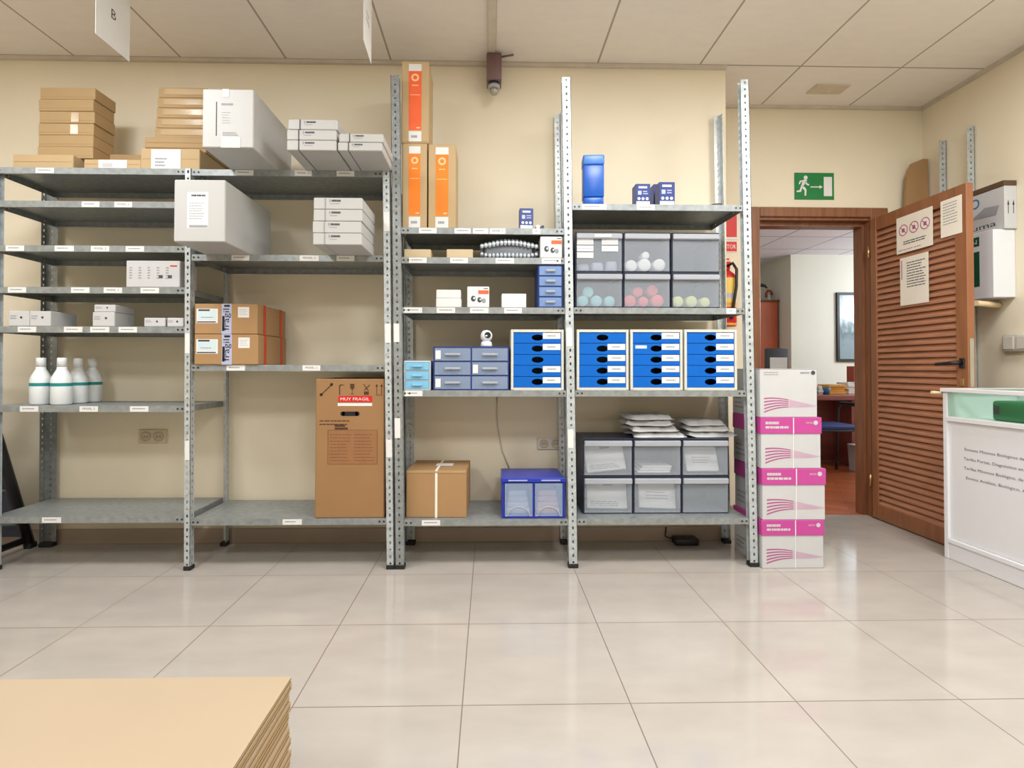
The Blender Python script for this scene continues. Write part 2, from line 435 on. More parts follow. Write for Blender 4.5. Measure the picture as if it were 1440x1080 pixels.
# ------------------------------------------------------------------ shelving
PY = 2.66                              # front face of the front uprights
RY = 3.05                              # rear face of the rear uprights
def strip(mm, o, u, nrm, wd, z0, z1, pitch=.034, hw=.0105, hh=.016, cx=None):
    """perforated steel flange: o origin at z=0, u along its width, nrm its thickness direction"""
    o, u, nrm = Vector(o), Vector(u), Vector(nrm); cx = wd/2 if cx is None else cx
    n = max(1, int((z1-z0)/pitch)); ph = (z1-z0)/n
    th = .002
    for side in (0, 1):
        off = nrm*(th*side); prev = None
        for i in range(n):
            a = z0+i*ph; b = a+ph; zc = (a+b)/2
            P = lambda x, z: mm.v(o+u*x+off+Vector((0, 0, z)))
            bot = prev or [P(0, a), P(cx, a), P(wd, a)]
            top = [P(0, b), P(cx, b), P(wd, b)]
            ml, mr = P(0, zc), P(wd, zc)
            hx, hz = hw/2, hh/2*(1 if i % 2 else .62)
            hole = [P(cx-hx*.6, zc-hz), P(cx, zc-hz), P(cx+hx*.6, zc-hz), P(cx+hx, zc), P(cx+hx*.6, zc+hz), P(cx, zc+hz), P(cx-hx*.6, zc+hz), P(cx-hx, zc)]
            out = [bot[0], bot[1], bot[2], mr, top[2], top[1], top[0], ml]
            for k in range(8): mm.face([out[k], out[(k+1) % 8], hole[(k+1) % 8], hole[k]])
            prev = top
    # long edges
    for x in (0, wd):
        q = [o+u*x+Vector((0, 0, z0)), o+u*x+nrm*th+Vector((0, 0, z0)), o+u*x+nrm*th+Vector((0, 0, z1)), o+u*x+Vector((0, 0, z1))]
        mm.face([mm.v(p) for p in q])
    for z in (z0, z1):
        q = [o+Vector((0, 0, z)), o+u*wd+Vector((0, 0, z)), o+u*wd+nrm*th+Vector((0, 0, z)), o+nrm*th+Vector((0, 0, z))]
        mm.face([mm.v(p) for p in q])

def post(root, x0, x1, side, front, ztop, labels=(), mt='galv', k=.0145):
    """slotted angle: flange across the front (or back) and one running in depth"""
    mm = M(mt); y = PY if front else RY; d = 1 if front else -1
    xm = (x0+x1)/2; T = Matrix.Translation((xm, 0, 1.05)) @ Matrix.Rotation(-k, 4, 'Y') @ Matrix.Translation((-xm, 0, -1.05)); mm.T = T   # the uprights lean a little
    strip(mm, (x0, y, 0), (1, 0, 0), (0, d, 0), x1-x0, .012, ztop)
    xs = x1 if side == 'R' else x0
    strip(mm, (xs, y, 0), (0, d, 0), (-1 if side == 'R' else 1, 0, 0), .036, .012, ztop)
    if front: ya, yb = y+.0342, y+.0355; mm.box(x0, x1-.0005, ya, yb, .012, ztop)  # return strip added behind the holes so they look dark
    p = mm.build('post', root)
    ya, yb = sorted((y-.004*d, y+.04*d))
    fx = k*1.05; M('rubber').box(x0-.003+fx, x1+.003+fx, ya, yb, 0, .022, .003).build('foot', p)
    for za, zb in labels:
        q = M('paper'); q.T = T; q.box(x0+.003, x1-(.012 if x1-x0 > .038 else .004), PY-.0012, PY-.0002, za, zb); q.build('sticker', p)
    return p

def shelf(root, x0, x1, zt, labels=(), yf=PY+.0045, yb=RY-.0045):
    """pressed steel tray; labels = [(x0,x1,text)]"""
    mm = M('galv_dark'); L_ = .031; t = .0015
    mm.box(x0, x1, yf, yb, zt-t, zt)
    mm.box(x0, x1, yf, yf+t, zt-L_, zt-t).box(x0, x1, yb-t, yb, zt-L_, zt-t)
    mm.box(x0, x0+t, yf+t, yb-t, zt-L_, zt-t).box(x1-t, x1, yf+t, yb-t, zt-L_, zt-t)
    mm.box(x0+t, x1-t, yf+t, yf+.014, zt-L_, zt-L_+t).box(x0+t, x1-t, yb-.014, yb-t, zt-L_, zt-L_+t)
    s = mm.build('shelf', root)
    for a in (x0+.012, x0+.034, x1-.034, x1-.012):
        M('bolt').tube([(a, yf-.0018, zt-.015), (a, yf+.004, zt-.015)], .0052, 6).build('bolt', s)
    for a in (yf+.08, yb-.08):
        for x, e in ((x0, -1), (x1, 1)): M('chrome').tube([(x-e*.004, a, zt-.016), (x-e*.012, a, zt-.016)], .005, 6).build('bolt', s)
    for lx0, lx1, tx in labels:
        q = M('paper').box(lx0, lx1, yf-.0009, yf-.0001, zt-.029, zt-.002)
        q.use('ink')
        if tx: q.text(tx, (lx0+lx1)/2, zt-.0185, .0095, yf-.0013, (lx1-lx0)*.66, True)
        else:
            q.use('ink_grey'); q.lines(lx0+.012, lx1-.012, zt-.02, zt-.008, 1, yf-.0013, .4)
        q.build('label', s)
    return s
def zrow(px, row): return at(px, row, PY)[1]
def lbl(row, *items):
    out = []
    for it in items:
        a, b = it[0], it[1]
        out.append((at(a, row, PY)[0], at(b, row, PY)[0], it[2] if len(it) > 2 else None))
    return out

A = thing('shelving_unit', 'left grey slotted-angle shelving of two bays, holding white boxes and bottles', 'shelving unit', (0, 0, 0))
B = thing('shelving_unit', 'right grey slotted-angle shelving with taller uprights, holding blue drawer cabinets', 'shelving unit', (0, 0, 0))
P0 = (-2.452, -2.416); P1 = (-1.506, -1.477); P2 = (-.522, -.487); P3 = (-.479, -.436); P4 = (.384, .427); P5 = (1.297, 1.338)
ZA = {}
AT = zrow(200, 236)
KA, KB, KC = .008, .008, .0155
post(A, *P0, 'L', True, AT, k=KA); 
post(A, *P1, 'R', True, AT, [(zrow(264, 497), zrow(264, 469)), (zrow(266, 647), zrow(266, 620))], k=KB)
post(A, *P2, 'R', True, AT, [(zrow(548, 325), zrow(548, 298)), (zrow(548, 482), zrow(548, 455)), (zrow(550, 643), zrow(550, 618))], k=KC)
post(A, -2.50, -2.464+.03, 'L', False, AT, mt='galv_dark', k=KA); post(A, P1[0], P1[1], 'R', False, AT, k=KB); post(A, *P2, 'R', False, AT, k=KC)
BT = 2.47
post(B, *P3, 'L', True, BT, [(zrow(561, 481), zrow(561, 455)), (zrow(563, 616), zrow(563, 588))], mt='galv_dark')
post(B, *P4, 'R', True, BT, [(zrow(802, 487), zrow(802, 461)), (zrow(805, 630), zrow(805, 604))])
post(B, *P5, 'R', True, BT)
post(B, *P3, 'L', False, BT); post(B, .392, .428, 'R', False, BT); post(B, 1.322, 1.36, 'R', False, BT)

md = 'MODEL. 2'
def ends(a, ka, b, kb):            # shelf ends that follow the leaning uprights
    return lambda z: (a+ka*(1.05-z)+.001, b+kb*(1.05-z)-.001)
EA, EB, EC, ED = ends(P0[0]+.003, KA, P1[0], KB), ends(P1[1], KB, P2[0], KC), ends(P3[1], .0145, P4[0], .0145), ends(P4[1], .0145, P5[0], .0145)
SA, SB, SCc, SD = [], [], [], []
for row, its in ((235.5, [(49, 75)]), (282.5, [(114, 139), (160, 185, md)]), (345, [(7, 33), (76, 103), (127, 153, md), (176, 202)]),
                 (403.5, [(10, 36), (99, 125), (145, 171, md), (197, 223)]), (459, [(24, 50), (89, 115), (126, 153), (166, 192)]),
                 (570.8, [(27, 53), (111, 137, md), (182, 208)]), (727, [(58, 85)])):
    z = zrow(130, row); SA.append(z); shelf(A, *EA(z), z, lbl(row, *its))
for row, its in ((238.6, [(330, 356), (414, 438, md), (473, 498)]), (358.2, [(325, 350), (421, 448, md), (473, 498)]),
                 (513, [(318, 344), (425, 450, md)]), (730, [(397, 424)])):
    z = zrow(400, row); SB.append(z); shelf(A, *EB(z), z, lbl(row, *its))
for row, its in ((320, [(589, 614), (639, 662), (665, 687), (688.5, 711, md), (749, 760)]), (361.7, [(575, 600), (633, 658), (697, 723), (762, 789)]),
                 (432, [(568, 593.5), (614, 640), (661, 687), (709, 734)]), (549, [(569, 594)]), (731, [(593, 619)])):
    z = zrow(650, row); SCc.append(z); shelf(B, *EC(z), z, lbl(row, *its))
for row, its in ((287, [(819, 853), (896, 921)]), (432.6, [(1022, 1035)]), (549, []), (729.5, [])):
    z = zrow(920, row); SD.append(z); shelf(B, *ED(z), z, lbl(row, *its))

# ------------------------------------------------------------------ box helper
def span(px0, px1, pyt, Y, py_mid=None):
    a = at(px0, pyt, Y); b = at(px1, pyt, Y); return a[0], b[0], a[1]
def carton(name, label, cat, px0, px1, pyt, Y, dep, zb, mt, group=None, rz=0, h=None, parts=None, bev=.003, single=False):
    x0, x1, zt = span(px0, px1, pyt, Y)
    w_ = x1-x0; h = h or zt-zb
    o = thing(name, label, cat, ((x0+x1)/2, Y, zb+.0006), rz, group)
    M(mt).box(-w_/2, w_/2, 0, dep, 0, h, bev).build('body', o)
    o['w'] = w_; o['h'] = h; o['dep'] = dep
    if parts: parts(o, w_, h, dep)
    return o

def seam_top(o, w_, h, d):      # flap joint along the front
    M('tape').box(-w_/2+.004, w_/2-.004, -.0008, -.0002, h*.48, h*.52).build('tape', o)

# ---- bay 1 top shelf: flat kraft boxes
z = SA[0]
KG = 'flat kraft boxes on the top left shelf'
def kbox(label, px0, px1, pyt, Y, dep, zb, rz=0, mt='kraft', h=None, shine=False, lab=None):
    def parts(o, w_, hh, d):
        f = M('ink_tan').rect(-w_/2+.006, w_/2-.006, hh*.5-.0006, hh*.5+.0006, -.0007); f.build('flap_seam', o)
        if shine: M('tape').box(-w_*.3, w_*.42, -.0012, -.0008, hh*.28, hh*.72).build('tape', o, label='glossy clear tape')
        if lab:
            a, b, c, e = lab
            q = M('paper').box(-w_/2+a*w_, -w_/2+b*w_, -.0016, -.0009, c*hh, e*hh)
            q.use('ink_grey').lines(-w_/2+a*w_+.02, -w_/2+(a+.55*(b-a))*w_, (c+.1*(e-c))*hh, (c+.6*(e-c))*hh, 3, -.002); q.build('label', o)
    return carton('flat_box', label, 'box', px0, px1, pyt, Y, dep, zb, mt, KG, rz, h, parts)
b0 = kbox('lowest wide kraft box at the far left of the top shelf, under the tall stack', 18, 103, 217, 2.69, .24, z, 0, 'kraft_light')
zs = z+b0['h']+.0012
rows = [217.5, 201, 185, 170, 155, 138, 122.5]
words = ['bottom box of the tall kraft stack, resting on the wide flat box', 'second box from the bottom of the six-high tall kraft stack', 'third box from the bottom of the six-high tall kraft stack',
         'fourth box from the bottom of the six-high kraft stack, with a strip of tape', 'fifth box from the bottom, just under the top of the tall kraft stack', 'topmost box of the tall kraft stack on the left']
xa, xb, _ = span(54, 132, 170, 2.74)
htot = at(90, 122.5, 2.74)[1]-zs
for i in range(6):
    hh = htot/6-.001
    o = thing('flat_box', words[i], 'box', ((xa+xb)/2+random.uniform(-.004, .004), 2.74+random.uniform(-.006, .006), zs+i*htot/6), random.uniform(-.02, .02)-.02, KG)
    w_ = xb-xa
    M('kraft').box(-w_/2, w_/2, 0, .15, 0, hh, .0025).build('body', o)
    M('ink_tan').rect(-w_/2+.005, w_/2-.005, hh*.22, hh*.22+.001, -.0006).build('flap_seam', o)
    if i in (2, 3): M('tape').box(w_*.08, w_*.22, -.0012, -.0007, hh*.1, hh*.9).build('tape', o)
kbox('low kraft box with a white label between the two kraft stacks on the top shelf', 118, 198, 224, 2.68, .16, z, 0, 'kraft_light', lab=(.26, .76, .1, .95))
kbox('low kraft box set back behind the white-labelled box on the top shelf', 150, 205, 217, 2.86, .16, z, 0, 'kraft')
b1 = kbox('kraft box with a large white label, at the right end of the top left shelf', 198, 281, 208.5, 2.68, .30, z, 0, 'kraft_light', lab=(.18, .68, .02, .95))
zs = z+b1['h']+.0012
b2 = kbox('kraft box lying on the white-labelled box, under the glossy taped stack', 205, 290, 203, 2.73, .25, zs, 0, 'kraft', h=.02)
b3 = kbox('wide kraft box directly under the five glossy taped boxes', 204, 290, 186, 2.73, .25, zs+.021, .01, 'kraft', h=.055)
zs2 = zs+.021+.0565
xa, xb, _ = span(220, 290, 150, 2.74)
htot = at(250, 123, 2.74)[1]-zs2
for i, nm in enumerate(['bottom glossy taped kraft box beside the big white carton', 'glossy taped kraft box second from the bottom, left of the white carton', 'middle glossy taped kraft box of five beside the big white carton', 'glossy taped kraft box second from the top, beside the white carton', 'topmost glossy taped kraft box beside the big white carton']):
    hh = htot/5-.001; w_ = xb-xa
    o = thing('flat_box', nm, 'box', ((xa+xb)/2+.004*i-.006, 2.74, zs2+i*htot/5), .0, KG)
    M('kraft').box(-w_/2, w_/2, 0, .24, 0, hh, .0025).build('body', o)
    M('tape').box(-w_*.38, w_*.46, -.0015, -.0006, hh*.3, hh*.85).build('tape', o, label='glossy clear tape')

# ---- white cartons, bay 2
def big_white(label, px0, px1, pyt, Y, dep, zb, logo):
    def parts(o, w_, h, d):
        q = M('ink')
        if logo == 1:
            q.rect(-w_*.235, -w_*.215, h*.2, h*.78, -.0006)
            q.use('ink_grey').lines(-w_*.13, w_*.1, h*.71, h*.77, 1, -.0006, .6, 0).lines(-w_*.1, w_*.2, h*.2, h*.27, 2, -.0006, .6).lines(-w_*.12, w_*.06, h*.4, h*.62, 5, -.0006, .15)
            M('white_card').box(-w_*.11, w_*.02, -.0012, -.0004, h*.86, h).build('tape', o); M('white_card').box(-w_*.13, w_*.25, -.0012, -.0004, 0, h*.18).build('tape', o)
        else:
            q.use('paper').rect(-w_*.24, w_*.17, h*.22, h*.8, -.0004)
            q.use('ink').lines(-w_*.16, w_*.12, h*.72, h*.77, 1, -.0008, .6, 0); q.use('ink_grey').lines(-w_*.2, w_*.12, h*.35, h*.64, 7, -.0008, .25); q.rect(-w_*.2, w_*.16, h*.23, h*.27, -.0008)
        q.build('print', o)
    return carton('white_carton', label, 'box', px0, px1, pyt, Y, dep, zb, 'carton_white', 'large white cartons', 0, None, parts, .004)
big_white('large white carton jutting out over the edge of the top shelf', 285, 357, 125, 2.40, .46, SB[0], 1)
big_white('large white carton jutting out under the top shelf, across the middle upright', 245, 317, 252.5, 2.40, .50, SB[1], 2)
WG = 'flat white boxes with a black strap'
def wstack(px0, px1, pyt, Y, dep, zb, n, names, mark='ink'):
    x0, x1, zt = span(px0, px1, pyt, Y); w_ = x1-x0; hh = (zt-zb)/n
    for i in range(n):
        o = thing('flat_white_box', names[i], 'box', ((x0+x1)/2+random.uniform(-.003, .003), Y, zb+.0006+i*hh), 0, WG)
        h = hh-.0012
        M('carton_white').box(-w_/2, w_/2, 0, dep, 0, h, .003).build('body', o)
        M(mark).box(-w_*.27, -w_*.25, -.0014, .0, 0.001, h).box(-w_*.27, -w_*.25, 0, dep-.002, -.0004, .0006).build('strap', o)
        q = M('ink_grey'); q.rect(-w_*.18, -w_*.15, h*.62, h*.86, -.0006); q.use('ink').lines(-w_*.13, w_*.06, h*.62, h*.86, 1, -.0006, .7, 0); q.use('ink_grey').lines(-w_*.16, w_*.04, h*.42, h*.54, 1, -.0006, .5); q.build('print', o)
wstack(404.5, 474, 167.5, 2.42, .30, SB[0], 3, ['lowest of three flat white boxes in the middle of the top shelf', 'second of three flat white boxes in the middle of the top shelf', 'topmost of three flat white boxes on the top shelf, standing higher than its neighbours'])
wstack(476, 538, 187.5, 2.42, .27, SB[0], 2, ['lower of two flat white boxes at the right end of the top shelf', 'upper of two flat white boxes at the right end of the top shelf'])
wstack(440.5, 509, 277.5, 2.44, .27, SB[1], 4, ['lowest of four flat white boxes on the second shelf', 'second from the bottom of four flat white boxes on the second shelf', 'third from the bottom of four flat white boxes on the second shelf', 'topmost of four flat white boxes on the second shelf'], 'ink_grey')

# ---- bay 1 small white boxes
def printed(o, w_, h, d):
    q = M('ink_grey')
    for i in range(5):
        x = -w_*.44+i*w_*.17
        q.use('ink_grey').lines(x, x+w_*.06, h*.3, h*.78, 5, -.0006, .4); 
        if i > 2: q.use('ink').rect(x+.01, x+.03, h*.34, h*.46, -.0007)
    q.use('red').rect(w_*.32, w_*.45, h*.78, h*.83, -.0006); q.build('print', o)
carton('product_box', 'wide white printed carton at the right end of the fourth left shelf', 'box', 177.5, 253, 366.5, 2.668, .16, SA[3], 'white_card', None, 0, None, printed)
def small(o, w_, h, d):
    q = M('ink').disc(w_*.12, h*.58, min(.006, h*.12), -.0006); q.use('ink_grey').lines(-w_*.42, -w_*.1, h*.45, h*.75, 2, -.0006, .4); q.build('print', o)
SG = 'small white boxes on the fifth left shelf'
carton('small_white_box', 'white box at the far left of the fifth shelf', 'box', 12, 41, 437.5, 2.672, .17, SA[4], 'white_card', SG, 0, None, small)
carton('small_white_box', 'white box second from the left on the fifth shelf, touching the first', 'box', 41.6, 71, 437.5, 2.672, .17, SA[4], 'white_card', SG, 0, None, small)
q1 = carton('small_white_box', 'lower of two stacked white boxes in the middle of the fifth shelf', 'box', 130, 161, 439, 2.672, .15, SA[4], 'white_card', SG, 0, None, small)
carton('small_white_box', 'upper of two stacked white boxes in the middle of the fifth shelf', 'box', 132.5, 162, 428.5, 2.675, .15, SA[4]+q1['h']+.001, 'white_card', SG, .02, None, small)
carton('small_white_box', 'low white box left of its twin at the right end of the fifth shelf', 'box', 202.5, 232, 447, 2.672, .09, SA[4], 'white_card', SG, 0, None, small)
carton('small_white_box', 'low white box next to the upright at the right end of the fifth shelf', 'box', 235, 258, 447, 2.672, .09, SA[4], 'white_card', SG, 0, None, small)

# ---- bottles
def bottle_at(px, pyb_label, Y, group):
    pass
BGP = 'white plastic bottles'
for px, Y, nm in ((46, 2.70, 'leftmost white bottle with teal band on the sixth shelf'), (76, 2.685, 'second white bottle with teal band, in front of the others'), (99.5, 2.80, 'third white bottle with teal band, partly behind the second'), (120.5, 2.895, 'rightmost white bottle with teal band, set farthest back')):
    x, zt = at(px, 505, Y); zb = SA[5]
    o = thing('bottle', nm, 'bottle', (x, Y+.05, zb+.0006), random.uniform(-.15, .15), BGP)
    H = .232; R = .045
    M('bottle_white').lathe((0, 0, 0), [(.038, 0), (R, .008), (R, .125), (.041, .14), (.030, .163), (.0215, .18), (.0205, .19)], 28).build('body', o)
    M('bottle_white').lathe((0, 0, 0), [(.021, .191), (.0205, .234), (.0185, .237)], 20).build('cap', o)
    q = M('teal').lathe((0, 0, 0), [(R+.0006, .094), (R+.0006, .110)], 28, cap=False); q.build('label_band', o)
    q = M('ink'); 
    for k in range(3): 
        a = -1.1+.22*k; q.poly([((R+.0012)*math.sin(a+.0)*1.0, .098), ((R+.0012)*math.sin(a+.14), .098), ((R+.0012)*math.sin(a+.14), .106), ((R+.0012)*math.sin(a), .106)], -R-.0018+.0)
    q.bm.free()

# ---- bay 2 cartons with straps
def strapped(label, px0, px1, pyt, zb, h):
    Y = 2.655
    def parts(o, w_, hh, d):
        q = M('paper').rect(-w_*.47, -w_*.13, hh*.36, hh*.84, -.0006); q.use('photo_sky').rect(-w_*.45, -w_*.15, hh*.46, hh*.82, -.0008)
        q.use('ink').rect(-w_*.46, -w_*.16, hh*.38, hh*.42, -.001); q.use('charcoal').rect(-w_*.44, -w_*.26, hh*.76, hh*.82, -.001); q.use('ink_grey').lines(-w_*.4, -w_*.2, hh*.5, hh*.6, 1, -.001, .3); q.build('label', o)
        q = M('paper').rect(w_*.19, w_*.37, hh*.55, hh*.9, -.0006); q.use('ink_grey').lines(w_*.21, w_*.35, hh*.62, hh*.84, 4, -.0008, .2); q.build('label', o)
        q = M('lilac').box(-w_*.07, w_*.09, -.0008, -.0002, 0, hh).box(-w_*.07, w_*.09, -.0008, d*.9, hh-.0002, hh+.0006)
        q.use('black')
        T0 = q.T.copy()
        q.T = Matrix.Translation((0, -.0012, 0)) @ Matrix.Rotation(-PI/2, 4, 'Y')
        q.text('frágil', hh*.12, -w_*.05, w_*.10, 0, hh*.72)
        q.T = T0
        q.rect(-w_*.06, -w_*.02, hh*.1, hh*.6, -.0012).rect(-w_*.03, w_*.06, hh*.9, hh*.97, -.0012); q.build('tape', o, label='white tape with black lettering')
        for yy in (.07, .28):
            q = M('red_strap').box(w_/2+.0003, w_/2+.0012, yy, yy+.03, 0, hh).box(-w_/2, w_/2+.0012, yy, yy+.03, hh+.0007, hh+.0014); q.build('strap', o)
    return carton('strapped_carton', label, 'box', px0, px1, pyt, Y, .365, zb, 'kraft_brown', 'red-strapped cartons', 0, h, parts)
hs = (at(320, 427, 2.655)[1]-SB[2])/2
strapped('lower of two kraft cartons with red straps beside the middle upright', 273.5, 363, 470, SB[2], hs-.002)
strapped('upper of two kraft cartons with red straps, stacked on its twin', 274, 362, 427, SB[2]+hs, hs-.002)

# ---- tall fragile carton
def fragile(o, w_, h, d):
    q = M('red').rect(-w_*.17, w_*.32, h*.834, h*.878, -.0006); q.use('paper').rect(-w_*.18, w_*.32, h*.805, h*.826, -.0006)
    q.text('MUY FRAGIL', w_*.07, h*.845, h*.021, -.0009, w_*.42, True); q.build('label', o, label='red sticker reading MUY FRAGIL')
    q = M('black').box(-w_*.13+.006, w_*.13-.006, -.0008, -.0002, h*.733, h*.765, .0).disc(-w_*.13+.008, h*.749, h*.016, -.0008).disc(w_*.13-.008, h*.749, h*.016, -.0008); q.build('hand_hole', o)
    q = M('ink_brown')
    # handling marks: hook, umbrella, glass, hand cart, arrows
    q.poly([(-w_*.43, h*.885), (-w_*.42, h*.88), (-w_*.26, h*.958), (-w_*.27, h*.963)], -.0006); q.disc(-w_*.42, h*.886, .008, -.0006); q.disc(-w_*.27, h*.96, .008, -.0006)
    q.rect(-w_*.16, -w_*.145, h*.885, h*.945, -.0006); q.poly([(-w_*.17, h*.94), (-w_*.12, h*.955), (-w_*.07, h*.952), (-w_*.12, h*.962), (-w_*.155, h*.957)], -.0006)
    q.poly([(w_*.0, h*.965), (w_*.0, h*.935), (w_*.03, h*.918), (w_*.06, h*.935), (w_*.06, h*.965)], -.0006); q.rect(w_*.027, w_*.033, h*.895, h*.92, -.0006); q.rect(w_*.01, w_*.05, h*.89, h*.895, -.0006)
    q.rect(w_*.2, w_*.27, h*.885, h*.91, -.0006); q.poly([(w_*.19, h*.96), (w_*.2, h*.963), (w_*.27, h*.915), (w_*.26, h*.912)], -.0006); q.poly([(w_*.29, h*.955), (w_*.28, h*.96), (w_*.2, h*.92), (w_*.21, h*.915)], -.0006)
    for x in (w_*.385, w_*.455):
        q.rect(x-.0015, x+.0015, h*.89, h*.95, -.0006); q.poly([(x-.007, h*.945), (x+.007, h*.945), (x, h*.965)], -.0006)
    q.rect(w_*.37, w_*.47, h*.882, h*.886, -.0006)
    q.lines(-w_*.44, w_*.0, h*.66, h*.71, 2, -.0006, .3, .1); q.rect(-w_*.22, -w_*.07, h*.655, h*.67, -.0006); q.rect(-w_*.22, -w_*.03, h*.635, h*.65, -.0006)
    q.use('ink_tan'); q.rect(-w_*.32, w_*.4, h*.385, h*.63, -.0004); q.use('ink_brown')
    for a in ((-w_*.32, w_*.4, h*.63, h*.632), (-w_*.32, w_*.4, h*.385, h*.387), (-w_*.32, -w_*.315, h*.385, h*.63), (w_*.395, w_*.4, h*.385, h*.63)): q.rect(*a, -.0006)
    q.lines(-w_*.29, w_*.03, h*.40, h*.61, 9, -.0006, .12); q.lines(w_*.06, w_*.37, h*.40, h*.61, 9, -.0006, .12)
    q.build('print', o)
carton('tall_carton', 'tall brown carton with a red fragile sticker standing on the bottom shelf', 'box', 444, 541, 533, 2.672, .35, SB[3], 'kraft_dark', None, 0, None, fragile, .004)

# ---- bay 3 tall orange-label cartons
def olabel(tone):
    def f(o, w_, h, d):
        sx = w_*.235
        q = M(tone).rect(-sx, sx, h*.16, h*.88, -.0006); q.use('paper').rect(-sx, sx, h*.88, h*.965, -.0006); q.rect(-sx, sx, h*.02, h*.145, -.0006)
        q.use('orange_pale').disc(0, h*.80, sx*.62, -.0008); q.use(tone).disc(0, h*.80, sx*.32, -.0010)
        q.use('orange_pale').rect(-sx*.8, sx*.8, h*.585, h*.592, -.0008); q.rect(sx*.2, sx*.8, h*.18, h*.195, -.0008).rect(-sx*.5, sx*.5, h*.7, h*.71, -.0008)
        q.use('ink_grey').lines(-sx*.6, sx*.5, h*.05, h*.11, 1, -.0008, .5); q.build('label', o, label='orange and white printed label')
        M('ink_tan').rect(-w_/2+.003, w_/2-.003, h*.014, h*.017, -.0005).build('flap_seam', o)
    return f
OG = 'tall cartons with an orange label'
c1 = carton('tall_label_carton', 'tall carton with orange label, lower left of the three at the upright', 'box', 566, 600.5, 201.5, 2.70, .20, SCc[0], 'kraft_light', OG, 0, None, olabel('orange'))
carton('tall_label_carton', 'tall carton with orange label, lower right of the three', 'box', 602.5, 641, 203, 2.70, .20, SCc[0], 'kraft_light', OG, 0, None, olabel('orange'))
carton('tall_label_carton', 'tall carton with red-orange label standing on top of another, nearly touching the ceiling', 'box', 565, 603, 86, 2.70, .20, SCc[0]+c1['h']+.001, 'kraft_light', OG, 0, None, olabel('red_orange'))

# ---- small blue boxes
def bluebox(label, px0, px1, pyt, Y, dep, zb, rz=0):
    def f(o, w_, h, d):
        q = M('paper').rect(-w_*.46, w_*.46, 0.001, h*.2, -.0006)
        q.lines(-w_*.3, w_*.3, h*.78, h*.9, 1, -.0006, .8, 0)
        for k in range(3): q.disc(-w_*.28+k*w_*.28, h*.32, w_*.1, -.0006)
        q.use('lilac').rect(-w_*.35, -w_*.1, h*.5, h*.68, -.0006).lines(0, w_*.38, h*.5, h*.7, 2, -.0006, .5); q.build('print', o)
    return carton('small_blue_box', label, 'box', px0, px1, pyt, Y, dep, zb, 'navy', 'small dark blue printed boxes', rz, None, f, .001)
bluebox('small dark blue box alone at the right end of the orange-label cartons shelf', 731, 750, 293, 2.69, .05, SCc[0], .06)
bluebox('left one of the small dark blue boxes right of the blue canister', 894, 914.5, 258.5, 2.69, .07, SD[0])
bluebox('small dark blue box at the right of the group on the top right shelf', 927, 949, 256, 2.69, .07, SD[0])
bluebox('small dark blue box tucked behind, between its two neighbours on the top right shelf', 919, 937, 259, 2.80, .06, SD[0])
x, _ = at(758, 314, 2.71)
o = thing('tape_dispenser', 'small dark plastic dispenser beside the lone blue box', 'dispenser', (x, 2.70, SCc[0]+.0006))
M('charcoal').prism([(-.025, 0), (.025, 0), (.025, .022), (.018, .026), (.0, .014), (-.02, .016)], 0, .02).build('body', o)
M('silver_film').tube([(-.006, -.002, .016), (-.006, .022, .016)], .010, 12).build('reel', o)

# ---- bay 3 shelf 2
carton('low_tan_box', 'low tan box nearest the upright on the shelf below the orange-label cartons', 'box', 568, 606, 350.5, 2.70, .14, SCc[1], 'kraft_pale', 'low tan boxes', 0, None, None)
carton('low_tan_box', 'low tan box left of the air-cushion packet', 'box', 628, 665, 350.5, 2.70, .14, SCc[1], 'kraft_pale', 'low tan boxes', 0, None, None)
xa, xb, zt = span(675, 757, 337, 2.69)
o = thing('air_cushion_packet', 'silvery air-cushion bag around a dark item', 'packet', ((xa+xb)/2, 2.69, SCc[1]+.0006))
w_ = xb-xa; h = zt-SCc[1]
M('wood_item').box(-w_*.40, w_*.40, .012, .07, h*.14, h*.74, .006, 2).build('contents', o)
q = M('silver_film')
n = 15
for i in range(n):
    x = -w_/2+w_*(i+.5)/n; e = math.sin(PI*(i+.5)/n)**.45
    hh = h*(.35+.63*e)/2; zc = max(h*.5, hh+.003)
    zc = hh+.004 if i in range(2, n-2) else h*.45
    q.tube([(x, .013, zc-hh*.96), (x, .004, zc-hh*.8), (x, .005, zc-hh*.45)], [.004, w_/n*.5, w_/n*.35], 8)
    q.tube([(x, .005, zc+hh*.35), (x, .004, zc+hh*.7), (x, .02, zc+hh*.95), (x, .05, zc+hh)], [w_/n*.35, w_/n*.55, w_/n*.55, w_/n*.4], 8)
    q.tube([(x, .05, zc+hh), (x, .075, zc+hh*.9), (x, .085, zc), (x, .075, zc-hh*.85)], w_/n*.5, 8)
q.build('air_cushion', o)
def cambox(px):
    def f(o, w_, h, d):
        q = M('red_orange').rect(w_*.0, w_*.48, h*.64, h*.82, -.0006)
        q.use('charcoal').disc(-w_*.22, h*.42, w_*.11, -.0006, rz=h*.14).disc(w_*.06, h*.36, w_*.1, -.0006, rz=h*.13); q.use('ink_grey').disc(w_*.25, h*.32, w_*.1, -.0006, rz=h*.12)
        q.use('paper').disc(-w_*.18, h*.44, w_*.05, -.0009).disc(w_*.1, h*.38, w_*.04, -.0009); q.use('ink').rect(w_*.25, w_*.45, h*.88, h*.92, -.0006); q.build('print', o)
    return f
carton('camera_box', 'white box with red corner and lens picture, right of the air-cushion bag', 'box', 760, 790.5, 332.5, 2.672, .12, SCc[1], 'paper', 'white boxes with a printed lens picture', 0, None, cambox(0))
